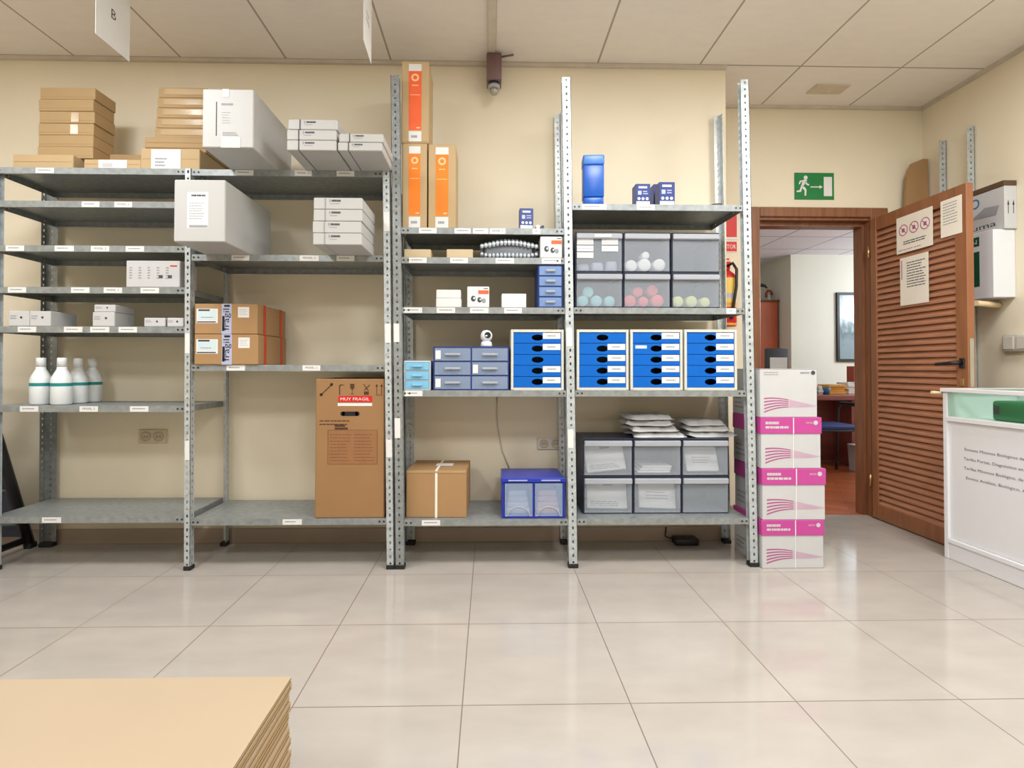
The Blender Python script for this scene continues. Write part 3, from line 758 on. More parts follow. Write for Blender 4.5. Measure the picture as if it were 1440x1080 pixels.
# ---- bay 3 shelf 3
w1 = carton('white_tray_box', 'lower of two plain white boxes on the shelf with the lens-picture box', 'box', 613, 648.5, 419.5, 2.68, .12, SCc[2], 'paper', 'plain white boxes', 0)
carton('white_tray_box', 'upper of two stacked plain white boxes, slightly askew', 'box', 613.5, 648, 407.5, 2.683, .12, SCc[2]+w1['h']+.001, 'paper', 'plain white boxes', .03)
carton('camera_box', 'white box with orange corner and lens picture between plain white boxes', 'box', 657, 688, 403, 2.672, .12, SCc[2], 'paper', 'white boxes with a printed lens picture', 0, None, cambox(0))
carton('white_tray_box', 'single plain white box left of the small navy drawers', 'box', 705.5, 740, 413, 2.68, .12, SCc[2], 'paper', 'plain white boxes', 0)

# ---- drawer units
def ring(mm, x0, x1, z0, z1, t, y0, y1, bev=.002):
    mm.box(x0, x0+t, y0, y1, z0, z1, bev).box(x1-t, x1, y0, y1, z0, z1, bev).box(x0+t, x1-t, y0, y1, z0, z0+t).box(x0+t, x1-t, y0, y1, z1-t, z1)
    return mm
def shell(mm, x0, x1, z0, z1, t, y0, y1):
    ring(mm, x0, x1, z0, z1, t, y0, y1); mm.box(x0+t, x1-t, y1-.003, y1, z0+t, z1-t); return mm

def plate_hole(mm, x0, x1, z0, z1, cx, cz, rx, rz, y0, y1, seg=32):
    """panel with an oval cut right through"""
    outs, ins = [], []
    for y in (y0, y1):
        o_, i_ = [], []
        for k in range(seg):
            a = 2*PI*k/seg; c, s_ = math.cos(a), math.sin(a)
            tx = ((x1-cx) if c > 0 else (x0-cx))/c if abs(c) > 1e-6 else 1e9
            tz = ((z1-cz) if s_ > 0 else (z0-cz))/s_ if abs(s_) > 1e-6 else 1e9
            t = min(tx, tz)
            o_.append(mm.v((cx+c*t, y, cz+s_*t))); i_.append(mm.v((cx+rx*c, y, cz+rz*s_)))
        outs.append(o_); ins.append(i_)
    for k in range(seg):
        n = (k+1) % seg
        mm.face([outs[0][k], outs[0][n], ins[0][n], ins[0][k]]); mm.face([outs[1][n], outs[1][k], ins[1][k], ins[1][n]])
        mm.face([ins[0][k], ins[0][n], ins[1][n], ins[1][k]]); mm.face([outs[0][n], outs[0][k], outs[1][k], outs[1][n]])
    # the four corners between neighbouring rays
    for cxn, czn in ((x0, z0), (x1, z0), (x1, z1), (x0, z1)):
        ang = math.atan2(czn-cz, cxn-cx) % (2*PI); k = int(ang/(2*PI)*seg); n = (k+1) % seg
        k %= seg
        for y, o_, flip in ((y0, outs[0], 0), (y1, outs[1], 1)):
            q = [o_[k], mm.v((cxn, y, czn)), o_[n]]; mm.face(q[::-1] if flip else q)
    return mm

def blue_cabinet(label, px0, px1, pyt, labs, zb, hole_u, tags=()):
    Y = 2.668
    x0, x1, zt = span(px0, px1, pyt, Y); w_, h = x1-x0, zt-zb
    o = thing('drawer_cabinet', label, 'drawer cabinet', ((x0+x1)/2, Y, zb+.0006), 0, 'blue five-drawer cabinets')
    t = .013
    shell(M('cream_frame'), -w_/2, w_/2, 0, h, t, 0, .33).build('frame', o)
    n = 5; dh = (h-2*t)/n
    ix0, ix1 = -w_/2+t+.001, w_/2-t-.001
    for i in range(n):
        z1 = h-t-i*dh-.0012; z0 = z1-dh+.0024
        cx = -w_/2+hole_u*w_; cz = (z0+z1)/2+.001
        d = M('blue'); plate_hole(d, ix0, ix1, z0, z1, cx, cz, .030, .0155, .004, .009)
        d.box(ix0+.001, ix0+.003, .009, .32, z0+.002, z1-.006).box(ix1-.003, ix1-.001, .009, .32, z0+.002, z1-.006).box(ix0+.003, ix1-.003, .009, .32, z0+.002, z0+.004)
        d.build('drawer', o)
        dr = o.children[-1] if o.children else None
        dr = [k for k in o.children if k.name.startswith('drawer')][-1]
        M('navy_dark').tube([(cx, .0032, cz), (cx, .0039, cz)], .001, 6).bm.free()
        if labs[i]:
            q = M('paper').box(ix1-.092, ix1-.003, .0028, .0038, z0+dh*.38, z1-.002); q.use('ink_grey').lines(ix1-.07, ix1-.02, z0+dh*.5, z0+dh*.8, 1, .0024, .35); q.build('label', dr)
        if i in tags:
            q = M('photo_sky').box(ix0+.012, ix0+.07, .0028, .0038, z0+dh*.5, z0+dh*.78); q.build('label', dr)
    return o
def pad(label, cab_px, col, frac, z, Y=2.70):
    pass
blue_cabinet('blue five-drawer cabinet left of the upright, next to the clear small drawers', 718.5, 793, 463.5, (1, 1, 0, 1, 1), SCc[3], .505)
blue_cabinet('blue five-drawer cabinet right beside the upright, its top drawer without a label', 811, 884, 463.5, (0, 1, 1, 1, 1), SD[2], .50)
blue_cabinet('middle blue five-drawer cabinet of the right bay, with an extra label on its second drawer', 886.5, 960, 463.5, (1, 1, 1, 1, 1), SD[2], .50, (1,))
blue_cabinet('rightmost blue five-drawer cabinet, near the paper boxes', 962.5, 1036.5, 463.5, (1, 1, 1, 1, 1), SD[2], .50)

def mini_drawers(name, label, px0, px1, pyt, zb, cols, rows, fmat, dmat, dep, lip, Y=2.675, labs=(), t=.006):
    x0, x1, zt = span(px0, px1, pyt, Y); w_, h = x1-x0, zt-zb
    o = thing(name, label, 'drawer unit', ((x0+x1)/2, Y, zb+.0006))
    fm = M(fmat); shell(fm, -w_/2, w_/2, 0, h, t, 0, dep)
    cw = (w_-t)/cols; ch = (h-t)/rows
    for c in range(1, cols): fm.box(-w_/2+c*cw, -w_/2+c*cw+t, 0, dep-.004, t, h-t)
    for r in range(1, rows): fm.box(-w_/2+t, w_/2-t, .001, dep-.004, r*ch, r*ch+t*.7)
    fm.build('frame', o)
    for c in range(cols):
        for r in range(rows):
            a, b = -w_/2+c*cw+t+.001, -w_/2+(c+1)*cw-.001; lo, hi = r*ch+t*.9+.001, (r+1)*ch-.0015
            d = M(dmat).box(a, b, -.002, .0005, lo, hi).box(a, a+.0015, .0005, dep-.01, lo, hi-.004).box(b-.0015, b, .0005, dep-.01, lo, hi-.004).box(a, b, .0005, dep-.01, lo, lo+.0015)
            do = d.build('drawer', o)
            M(lip).box(a+(b-a)*.28, b-(b-a)*.28, -.014, -.0022, (lo+hi)/2-.006, (lo+hi)/2+.006, .003).build('handle', do)
            if (c, r) in labs: M('paper').box(a+.004, a+.026*min(1, cw/.08)+.004, -.003, -.0022, lo+.008, hi-.012).build('label', do)
    return o
mini_drawers('small_drawer_unit', 'small navy four-drawer unit at the right end, by the upright', 756.5, 791.5, 372.5, SCc[2], 1, 4, 'navy', 'blue_grey', .2, 'clear_lip')
mini_drawers('small_drawer_unit', 'tiny light blue three-drawer unit at the left upright', 568, 605.5, 507.5, SCc[3], 1, 3, 'ice_frame', 'ice_blue', .16, 'ice_blue')
SIX = mini_drawers('small_drawer_unit', 'clear six-drawer unit with navy frame under the round camera', 609.5, 716, 487.5, SCc[3], 2, 3, 'navy', 'clear_blue', .22, 'clear_lip', labs=((0, 2), (0, 0), (1, 1)))
x, zt = at(684, 487, 2.71)
ztop = at(660, 487.5, 2.675)[1]
o = thing('webcam', 'small white round camera on top of the clear six-drawer unit', 'camera', (x, 2.72, ztop+.0014))
M('bottle_white').lathe((0, 0, 0), [(.027, 0), (.03, .006), (.027, .022), (.022, .027)], 24).build('base', o)
hd = M('bottle_white').lathe((0, 0, .055), [(.004, -.03), (.018, -.027), (.028, -.014), (.031, 0), (.028, .014), (.018, .027), (.004, .0305)], 24).build('head', o)
M('black').lathe((.006, -.026, .058), [(.015, -.004), (.0165, -.001), (.0165, .006)], 20, 'Y').build('lens', hd)

# ---- bay 3 bottom
def kbig(o, w_, h, d):
    M('paper_warm').box(-.006, .006, -.001, -.0002, 0, h).box(-.006, .006, -.001, d, h, h+.0008).build('tape', o)
    M('paper').box(-.02, .07, .13, .2, h+.0009, h+.0014).build('label', o)
    M('kraft').box(-w_/2+.002, w_/2-.002, -.0018, .02, h-.012, h-.003).build('flap', o)
carton('kraft_carton', 'plain kraft carton with a centre tape strip on the bottom shelf', 'box', 571, 656, 662, 2.70, .30, SCc[4], 'kraft_brown', None, -.03, None, kbig)
x0, x1, zt = span(706, 795, 675, 2.675)
zb = SCc[4]; w_ = x1-x0; h = zt-zb
o = thing('tilt_bin_box', 'royal blue storage box with two clear flip doors on the bottom shelf', 'storage box', ((x0+x1)/2, 2.68, zb+.0006))
q = M('royal'); shell(q, -w_/2, w_/2, 0, h, .012, 0, .30); q.box(-.004, .004, .002, .29, .012, h-.012).box(-w_/2-.004, w_/2+.004, -.006, .02, h-.014, h+.008, .003)
q.build('body', o)
for s_ in (0, 1):
    a = -w_/2+.014 if s_ == 0 else .006; b = -.006 if s_ == 0 else w_/2-.014
    q = M('clear_blue').box(a, b, -.006, -.003, .012, h-.018); d = q.build('flip_door', o)
    cxm = (a+b)/2; pts = [(cxm+.055*math.cos(PI*k/12), -.008, .014+.045*math.sin(PI*k/12)) for k in range(13)]
    M('clear_lip').tube([(a+.003, -.008, .014)]+pts[::-1]+[(b-.003, -.008, .014)], .0032, 6).build('handle', d)
M('lilac').box(-w_*.4, -w_*.1, -.007, -.0062, h-.006, h).box(w_*.12, w_*.42, -.007, -.0062, h-.006, h).build('highlight_strip', o)
cx_, cw = (x0+x1)/2, w_
for nm, lab, s_, mt_ in (('paper_bundle', 'white paper bundle behind the left clear door of the blue box', -1, 'paper'), ('cloth_bundle', 'pinkish bundle behind the right clear door of the blue box', 1, 'pink_red')):
    q = M(mt_ if s_ < 0 else 'orange_pale'); X = s_*w_*.24
    for k in range(4): q.box(cx_+X-.06+.004*k, cx_+X+.06-.005*k, 2.715+.008*k, 2.88, zb+.014+.028*k, zb+.041+.028*k, .006, 2)
    tag(q.build(nm), lab, 'bundle')

# ---- right bay: clear drawers
def clear_drawer(label, X0, X1, zb, h, Y, dep, group):
    w_ = X1-X0
    o = thing('storage_drawer', label, 'storage drawer', ((X0+X1)/2, Y, zb), 0, group)
    shell(M('navy_dark'), -w_/2, w_/2, 0, h, .005, 0.004, dep).build('frame', o)
    a, b = -w_/2+.0065, w_/2-.0065; lo, hi = .0065, h-.008
    d = M('clear').box(a, b, -.002, .001, lo, hi).box(a, a+.0015, .001, dep-.01, lo, hi-.02).box(b-.0015, b, .001, dep-.01, lo, hi-.02).box(a, b, .001, dep-.01, lo, lo+.0015).build('drawer', o)
    M('clear_lip').box(a-.001, b+.001, -.016, -.0022, hi-.03, hi-.002, .004).build('handle', d)
    return o, d
G2 = 'clear drawers on the middle right shelf'; G5 = 'clear drawers on the bottom right shelf'
Y2 = 2.685; zb = SD[1]+.0006; zm = at(900, 383, Y2)[1]; zt = at(900, 326.5, Y2)[1]
cols2 = [(at(809, 380, Y2)[0], at(876, 380, Y2)[0]), (at(876.6, 380, Y2)[0], at(943, 380, Y2)[0]), (at(944.5, 380, Y2)[0], at(1012.5, 380, Y2)[0])]
nm2 = [['clear drawer of aqua rolls, lower left of the six by the upright', 'clear drawer with stuck-on white labels, upper left of the six by the upright'],
       ['clear drawer of red rolls in the middle of its lower row', 'clear drawer of white rolls in the middle of its upper row'],
       ['clear drawer of yellow-green rolls, lower right of the six near the extinguisher', 'empty clear drawer, upper right of the six near the extinguisher']]
CELL = {}
for c, (a, b) in enumerate(cols2):
    for r in range(2):
        lo = zb if r == 0 else zm; hh = (zm-.001-zb) if r == 0 else (zt-zm)
        o, d = clear_drawer(nm2[c][r], a, b, lo, hh, Y2, .33, G2); CELL[(c, r)] = (a, b, lo, hh)
        if (c, r) == (0, 1):
            w_ = b-a
            for u, us in ((-.49, (0, 1, 2)), (.03, (0, 1))):
                for k in us:
                    q = M('paper').box(w_*u+.006, w_*u+.006+.083, -.0036, -.0022, hh*.68-k*.034, hh*.68-k*.034+.028); q.use('ink_grey').rect(w_*u+.008, w_*u+.086, hh*.68-k*.034+.012, hh*.68-k*.034+.014, -.004); q.build('label', d)
            M('paper').box(-.025, .06, -.0175, -.0163, hh-.03, hh-.016).build('label', d)
def roll(label, x, z, Y, r, L_, mt_, group, cat='roll'):
    o = thing('bandage_roll', label, cat, (x, Y, z), random.uniform(-.1, .1), group)
    M(mt_).lathe((0, 0, 0), [(r*.25, 0), (r*.9, 0), (r, .004), (r, L_-.004), (r*.9, L_), (r*.25, L_)], 20, 'Y').build('wrap', o)
    return o
def rolls(cell, mt_, word, spec, group):
    a, b, lo, hh = CELL[cell]; w_ = b-a
    for u, v, r, nm in spec: roll(f'{word} roll {nm}', a+u*w_, lo+.009+r+v, 2.70+random.uniform(0, .02), r, .08, mt_, group)
rolls((0, 0), 'aqua', 'aqua', [(.17, 0, .028, 'at the left of its clear drawer'), (.29, .047, .028, 'resting on top of two others'), (.47, 0, .029, 'in the middle of its clear drawer'), (.75, 0, .028, 'at the right of its clear drawer')], 'aqua rolls')
rolls((1, 0), 'pink_red', 'red', [(.18, 0, .031, 'at the left of its clear drawer'), (.46, 0, .026, 'in the middle of its clear drawer'), (.75, 0, .031, 'at the right of its clear drawer'), (.34, .052, .026, 'lying on the left pair'), (.66, .058, .028, 'lying on the right pair')], 'red rolls')
rolls((2, 0), 'lime', 'yellow-green', [(.17, 0, .028, 'at the left of its clear drawer'), (.46, 0, .029, 'in the middle of its clear drawer'), (.73, 0, .025, 'at the right of its clear drawer')], 'yellow-green rolls')
rolls((1, 1), 'wool_white', 'white', [(.20, 0, .03, 'at the left of its clear drawer'), (.48, 0, .033, 'in the middle of its clear drawer'), (.8, .004, .031, 'at the right of its clear drawer'), (.5, .062, .02, 'lying on the middle one')], 'white rolls')
a, b, lo, hh = CELL[(0, 1)]
for k, (u, nm) in enumerate(((.2, 'left'), (.5, 'middle'), (.8, 'right'))):
    q = M('lilac').box(a+(b-a)*(u-.12), a+(b-a)*(u+.12), 2.72, 2.9, lo+.009, lo+.05+.008*k, .012, 2)
    tag(q.build('lilac_pouch'), f'lilac pouch at the {nm} of the drawer with stuck-on labels', 'pouch', 'lilac pouches')

Y5 = 2.75; zb = SD[3]+.0006
zm = at(920, 669.5, Y5)[1]; zt = at(920, 617, Y5)[1]
cols5 = [(at(820, 660, Y5)[0], at(890, 660, Y5)[0]), (at(890.6, 660, Y5)[0], at(958.2, 660, Y5)[0]), (at(958.8, 660, Y5)[0], at(1025, 660, Y5)[0])]
nm5 = [['clear drawer with a printed white packet, lower left on the bottom right shelf', 'clear drawer with a tilted printed packet, upper left on the bottom right shelf'],
       ['clear drawer with a folded white sheet, middle of the lowest row', 'clear drawer with a thin pile of envelopes, under the left pile of bags'],
       ['empty clear drawer at the lower right of the bottom right shelf', 'clear drawer with a leaning sachet, under the right pile of bags']]
for c, (a, b) in enumerate(cols5):
    for r in range(2):
        lo = zb if r == 0 else zm; hh = (zm-.001-zb) if r == 0 else (zt-zm)
        clear_drawer(nm5[c][r], a, b, lo, hh, Y5, .28, G5); CELL[(c, r+10)] = (a, b, lo, hh)
def packet(label, cell, u0, u1, v0, v1, tilt, lean=.35, prt=1):
    a, b, lo, hh = CELL[cell]; w_ = b-a
    pw, ph = (u1-u0)*w_, (v1-v0)*hh
    o = thing('paper_packet', label, 'packet', (a+(u0+u1)/2*w_, 2.775, lo+.0105+v0*hh), 0, 'paper packets in the clear drawers')
    o.rotation_euler = (-lean, tilt, 0)
    q = M('paper').box(-pw/2, pw/2, 0, .02, .004, ph, .006, 2); q.build('sleeve', o)
    q = M('ink_grey')
    if prt: q.rect(-pw*.1, pw*.15, ph*.78, ph*.92, -.0006); q.lines(-pw*.42, pw*.44, ph*.1, ph*.28, 3, -.0006, .5)
    else: q.lines(-pw*.3, pw*.3, ph*.3, ph*.6, 3, -.0006, .3)
    q.build('print', o)
packet('tilted printed white packet in the upper left drawer', (0, 11), .1, .9, .04, .84, -.1, .3)
packet('upright printed white packet in the lower left drawer', (0, 10), .1, .92, .03, .84, .02, .3)
packet('folded white sheet in the middle lower drawer', (1, 10), .15, .93, .03, .84, .04, .3, 0)
packet('leaning grey-white sachet in the upper right drawer', (2, 11), .15, .85, .03, .76, .0, .4, 0)
a, b, lo, hh = CELL[(1, 11)]
for k in range(3):
    q = M('paper').box(a+.03+.012*k, b-.05+.006*k, 2.775+.004*k, 2.95, lo+.0105+.0125*k, lo+.022+.0125*k, .003)
    tag(q.build('envelope'), ['lowest envelope of the thin pile in the middle upper drawer', 'middle envelope of the thin pile in the middle upper drawer', 'top envelope of the thin pile in the middle upper drawer'][k], 'envelope', 'envelopes in the drawer')

# ---- bags of papers on top of the clear drawers
def bag(label, xc, yc, zb, w_, d_, h, rz, seed):
    rnd = random.Random(seed)
    mm = M('grey_bag'); nx, ny = 14, 10
    ph = [rnd.uniform(0, 6) for _ in range(6)]
    lo, hi = [], []
    for j in range(ny+1):
        rl, rh = [], []
        for i in range(nx+1):
            u, v = i/nx*2-1, j/ny*2-1
            e = max(0, (1-abs(u)**9)*(1-abs(v)**9))**.5
            x = u*w_/2*(1+.04*math.sin(3*v+ph[0])); y = v*d_/2*(1+.05*math.sin(4*u+ph[1]))
            wob = .004*math.sin(7*u+ph[2])*math.sin(5*v+ph[3])+.003*math.sin(15*u+ph[4]+4*v)
            z = h*e+wob*e
            lift = .012*max(0, abs(u)-.75)*4*(math.sin(ph[5]+3*v)*.5+.5)
            rh.append(mm.v((x, y, z+lift+.002))); rl.append(mm.v((x, y, lift)))
        lo.append(rl); hi.append(rh)
    for j in range(ny):
        for i in range(nx):
            mm.face([hi[j][i], hi[j][i+1], hi[j+1][i+1], hi[j+1][i]], True); mm.face([lo[j][i], lo[j+1][i], lo[j+1][i+1], lo[j][i+1]], True)
    for i in range(nx): mm.face([lo[0][i], lo[0][i+1], hi[0][i+1], hi[0][i]]); mm.face([lo[ny][i+1], lo[ny][i], hi[ny][i], hi[ny][i+1]])
    for j in range(ny): mm.face([lo[j+1][0], lo[j][0], hi[j][0], hi[j+1][0]]); mm.face([lo[j][nx], lo[j+1][nx], hi[j+1][nx], hi[j][nx]])
    o = mm.build('document_bag'); o.location = (xc, yc, zb); o.rotation_euler = (0, 0, rz)
    tag(o, label, 'bag', 'plastic document bags')
zt5 = zt+.002
xl = (at(885, 610, 2.86)[0]+at(958, 610, 2.86)[0])/2-.02; xr = (at(952, 610, 2.86)[0]+at(1016, 610, 2.86)[0])/2
for k, (dx, rz, nm) in enumerate(((.03, .0, 'lowest bag of the left pile of document bags'), (.0, .06, 'second bag from the bottom of the left pile of document bags'), (-.02, -.05, 'third bag from the bottom of the left pile of document bags'), (-.02, .1, 'topmost crumpled bag of the left pile of document bags'))):
    bag(nm, xl+dx-.01, 2.885, zt5+.031*k, .27-.01*k, .22, .022, rz, k)
for k, (dx, rz, nm) in enumerate(((.02, .03, 'lowest bag of the right pile of document bags'), (.0, -.05, 'second bag of the right pile of document bags'), (-.02, .08, 'topmost bag of the right pile of document bags'))):
    bag(nm, xr+dx+.02, 2.885, zt5+.031*k, .25-.02*k, .2, .024, rz, 10+k)

# ---- blue canister and tape roll on the top right shelf
x0, x1, zt = span(820, 850, 217, 2.69); w_ = x1-x0; zb = SD[0]; h = zt-zb
o = thing('canister', 'blue plastic canister with rounded lid on the top right shelf', 'canister', ((x0+x1)/2, 2.69, zb+.0006), -.08)
q = M('blue_deep').box(-w_/2+.004, w_/2-.004, .004, .09, 0, h*.17, .006, 2).build('base', o)
q = M('blue_deep').box(-w_/2+.002, w_/2-.002, .002, .092, h*.172, h*.80, .005, 2).build('body', o)
q = M('blue_lid').box(-w_/2, w_/2, 0, .094, h*.802, h, .008, 3).build('lid', o)
x, _ = at(1007, 284, 2.72)
o = M('charcoal').lathe((0, 0, 0), [(.022, 0), (.029, .001), (.029, .016), (.022, .017), (.022, 0)], 24, cap=False).build('tape_roll')
o.location = (x, 2.72, SD[0]+.001); tag(o, 'dark tape roll lying flat near the rear upright on the top right shelf', 'tape roll')

# ------------------------------------------------------------------ paper boxes by the door
def paper_box(label, px0, px1, pyb, pyt, lid, zb, rz, Y=2.635):
    x0, x1, _ = span(px0, px1, pyb, Y); w_ = x1-x0; h = at(1100, pyt, Y)[1]-zb
    o = thing('paper_box', label, 'box', ((x0+x1)/2, Y, zb+.0006), rz, 'boxes of copier paper')
    dep = .31; h -= .0012
    M('white_card').box(-w_/2+.004, w_/2-.004, .004, dep-.004, 0, h-.002, .002).build('body', o)
    lz = h*.68 if lid else h*.5
    if lid: ld = M('magenta').box(-w_/2, w_/2, 0, dep, lz, h, .002).build('lid', o)
    else: ld = M('white_card').box(-w_/2+.003, w_/2-.003, .003, dep-.003, h-.0018, h, .0005).build('lid', o)
    q = M('swoosh'); sx0, sx1 = -w_*.42, w_*.475; N = 26
    hb = h if lid else h*1.0
    def P(u, i):
        e = .235; v0 = .385-.07*i
        return hb*(e+(v0-e)*(1-u)**.9+(.075+.007*i)*math.sin(PI*min(1, u*1.05))*(1-u)**1.1)
    for i in range(5):
        for k in range(N):
            u0, u1 = k/N, (k+1)/N; th = h*.014*(1-.7*u0)
            q.use('swoosh' if u0 < .45 else 'swoosh_pale')
            xa, xb = sx0+(sx1-sx0)*u0, sx0+(sx1-sx0)*u1
            q.poly([(xa, P(u0, i)-th), (xb, P(u1, i)-th), (xb, P(u1, i)+th), (xa, P(u0, i)+th)], .0034-.00004*i)
    q.use('swoosh_pale')
    for k in range(N):
        u0, u1 = .5+.5*k/N, .5+.5*(k+1)/N
        xa, xb = sx0+(sx1-sx0)*u0, sx0+(sx1-sx0)*u1
        q.poly([(xa, P(u0, 4)), (xb, P(u1, 4)), (xb, P(u1, 0)+.001), (xa, P(u0, 0)+.001)], .0037)
    q.build('printed_waves', o)
    if lid: M('paper').box(w_*.03, w_*.045, -.0005, -.0001, lz, h).box(w_*.03, w_*.045, .0028, .0032, 0, lz).build('tape', o)
    q = M('white_card' if lid else 'ink')
    hh = h-lz; yq = -.0006 if lid else .0030
    if lid:
        q.text('xerox', w_*.24, lz+hh*.62, hh*.16, -.0006, w_*.11); q.disc(w_*.40, lz+hh*.68, hh*.14, -.0006)
        q.lines(-w_*.42, -w_*.2, lz+hh*.55, lz+hh*.78, 1, -.0006, .7, 0); q.lines(-w_*.42, -w_*.04, lz+hh*.3, lz+hh*.5, 1, -.0006, .7, 0)
    else:
        q.text('xerox', w_*.2, lz+hh*.80, hh*.10, yq, w_*.16); q.use('charcoal').disc(w_*.42, lz+hh*.84, hh*.09, yq)
        q.use('ink_grey').lines(-w_*.42, -w_*.15, lz+hh*.72, lz+hh*.9, 2, yq, .3)
    q.build('print', ld)
    # end print
    q = M('ink'); q.T = Matrix.Translation((-w_/2+.0034, 0, 0)) @ Matrix.Rotation(-PI/2, 4, 'Z')
    q.use('ink_grey').lines(-dep*.9, -dep*.55, h*.1, h*.4, 3, 0, .3); q.build('end_print', o)
    return o
zz = [0, zrow(1100, 731), zrow(1100, 658.5), zrow(1100, 587.5), zrow(1100, 518.5)]
Yb = 2.635
zz = [0]+[at(1100, p, Yb)[1] for p in (731.5, 659, 587, 518.5)]
rows_ = [('bottom paper box with magenta lid, standing on the floor by the doorway', 1071.5, 1160, 800, 731.5, 1, 0), ('second paper box from the floor, with magenta lid, by the doorway', 1072, 1162, 731.5, 659, 1, -.008),
         ('third paper box from the floor, its magenta lid under the white-topped one', 1070, 1156, 659, 587, 1, -.004), ('topmost paper box with an all-white front and dark logo', 1068.5, 1151, 587, 518.5, 0, 0)]
for i, (nm, a, b, pb, pt, lid, rz) in enumerate(rows_): paper_box(nm, a, b, pb, pt, lid, zz[i], rz, Yb)

# ------------------------------------------------------------------ wall items by the doorway
SY = DY-.0015
x0, z1 = at(1117, 243, SY); x1, z0 = at(1172.5, 281, SY); w_, h = x1-x0, z1-z0
o = thing('exit_sign', 'green emergency exit sign with running figure above the doorway', 'sign', (x0, SY, z0))
M('green_sign').box(0, w_, -.003, 0, 0, h).build('board', o)
q = M('paper'); y = -.0036
def S(pts): q.poly([(w_*a, h*b) for a, b in pts], y)
q.disc(w_*.28, h*.82, h*.075, y)
S([(.17, .52), (.22, .50), (.32, .72), (.26, .76), (.2, .72)])
S([(.2, .72), (.13, .70), (.10, .58), (.13, .56), (.16, .65), (.22, .68)])
S([(.29, .70), (.32, .60), (.37, .57), (.37, .52), (.30, .54), (.26, .64)])
S([(.2, .50), (.26, .46), (.30, .36), (.29, .14), (.25, .14), (.25, .34), (.17, .44)])
S([(.17, .54), (.2, .48), (.16, .28), (.05, .27), (.05, .33), (.12, .34)])
S([(.40, .45), (.40, .49), (.64, .49), (.64, .45)]); S([(.63, .40), (.63, .54), (.71, .47)])
S([(.74, .13), (.95, .13), (.95, .85), (.74, .85)])
q.build('pictogram', o)
x0, z1 = at(1020, 306, SY); x1, z0 = at(1038, 337, SY)
o = thing('fire_sign', 'red fire equipment sign high behind the right upright', 'sign', (x0-.06, SY, z0))
M('paper').box(0, x1-x0+.06, -.003, 0, 0, z1-z0+.03).build('board', o)
M('red').rect(.02, x1-x0+.05, .016, z1-z0+.02, -.0036).build('pictogram', o)
x0, z1 = at(1001, 338.5, SY); x1, z0 = at(1037.5, 355, SY)
o = thing('extinguisher_sign', 'small red EXTINTOR sign above the fire extinguisher', 'sign', (x0, SY, z0))
M('paper').box(0, x1-x0, -.003, 0, 0, z1-z0).build('board', o)
q = M('red').rect(.004, x1-x0-.008, .006, z1-z0-.006, -.0036); q.use('paper').text('EXTINTOR', (x1-x0)/2, (z1-z0)*.32, (z1-z0)*.36, -.0042, (x1-x0)*.84, True); q.build('lettering', o)
xe = (at(1008, 400, 3.44)[0]+at(1037.5, 400, 3.44)[0])/2; re = .062
zb_, zt_ = at(1025, 459, 3.44)[1], at(1025, 381, 3.44)[1]
o = thing('fire_extinguisher', 'red fire extinguisher with black hose hanging on the wall by the doorway', 'fire extinguisher', (xe, 3.455, zb_))
H = zt_-zb_
M('red').lathe((0, 0, 0), [(re*.9, 0), (re, .012), (re, H-.05), (re*.8, H-.02), (re*.4, H), (.018, H+.01)], 28).build('cylinder', o)
q = M('yellow').lathe((0, 0, 0), [(re+.0008, H*.34), (re+.0008, H*.86)], 28, cap=False); q.use('lilac').lathe((0, 0, 0), [(re+.0012, H*.50), (re+.0012, H*.58)], 28, cap=False); q.use('amber').lathe((0, 0, 0), [(re+.0012, H*.36), (re+.0012, H*.42)], 28, cap=False); q.use('amber').lathe((0,0,0),[(re+.0008, .005),(re+.0008, .02)],28,cap=False); q.build('label', o)
M('red').box(-.02, .02, -.02, .02, H+.008, H+.05, .006).box(-.05, .03, -.008, .008, H+.05, H+.065, .003).box(-.055, .02, -.006, .006, H+.075, H+.085, .002).build('valve', o)
M('black').tube([(.0, -.02, H+.03), (.02, -.05, H+.045), (.034, -.075, H-.0), (.03, -.08, H*.7), (.012, -.076, H*.35), (.0, -.07, H*.12)], .0095, 8).build('hose', o)
M('charcoal').box(-.02, .02, re+.002, 3.5355-3.455-.0005, H*.6, H*.75).build('bracket', o)

# ------------------------------------------------------------------ right wall items
def wallz(px, py): 
    d = ray(px, py); p = EYE+d*(XR/d.x); return p.y, p.z
yn, _ = wallz(1428, 340)
q1_ = at(1397, 330, yn)[0]; q2_ = at(1410, 300, yn)[0]
zc0 = at(1410, 418, yn)[1]; zc1 = at(1410, 322, yn)[1]; zc2 = at(1420, 262, yn)[1]
o = thing('wall_cabinet', 'white wall cabinet with a green square behind the open door', 'cabinet', (XR-.0008, yn, zc0))
dx = XR-q1_; hh = zc1-zc0; L_ = .22
M('white_metal').box(-dx, 0, 0, L_, 0, hh, .003).build('case', o)
q = M('green_dark'); q.T = Matrix.Translation((-dx-.0006, 0, 0)) @ Matrix.Rotation(-PI/2, 4, 'Z')
q.rect(-.215, -.085, hh*.19, hh*.72, 0); q.use('white_card').rect(-.2, -.12, hh*.33, hh*.48, -.0005)
q.use('green_dark').rect(-.215, -.085, hh*.80, hh*.94, 0); q.use('white_card').text('IN', -.16, hh*.835, hh*.07, -.0005, .06); q.build('print', o)
o = thing('white_carton', 'long white carton lying on the wall cabinet, arrows on its end', 'box', (XR-.0008, yn-.012, zc1+.0008), 0, None)
dx = XR-q2_; hh = zc2-zc1
M('white_card').box(-dx, 0, 0, .22, 0, hh, .002).build('body', o)
q = M('charcoal')
for u in (.3, .72):
    x = -dx*(1-u); q.rect(x-.002, x+.002, hh*.35, hh*.6, -.0006); q.poly([(x-.006, hh*.55), (x+.006, hh*.55), (x, hh*.68)], -.0006)
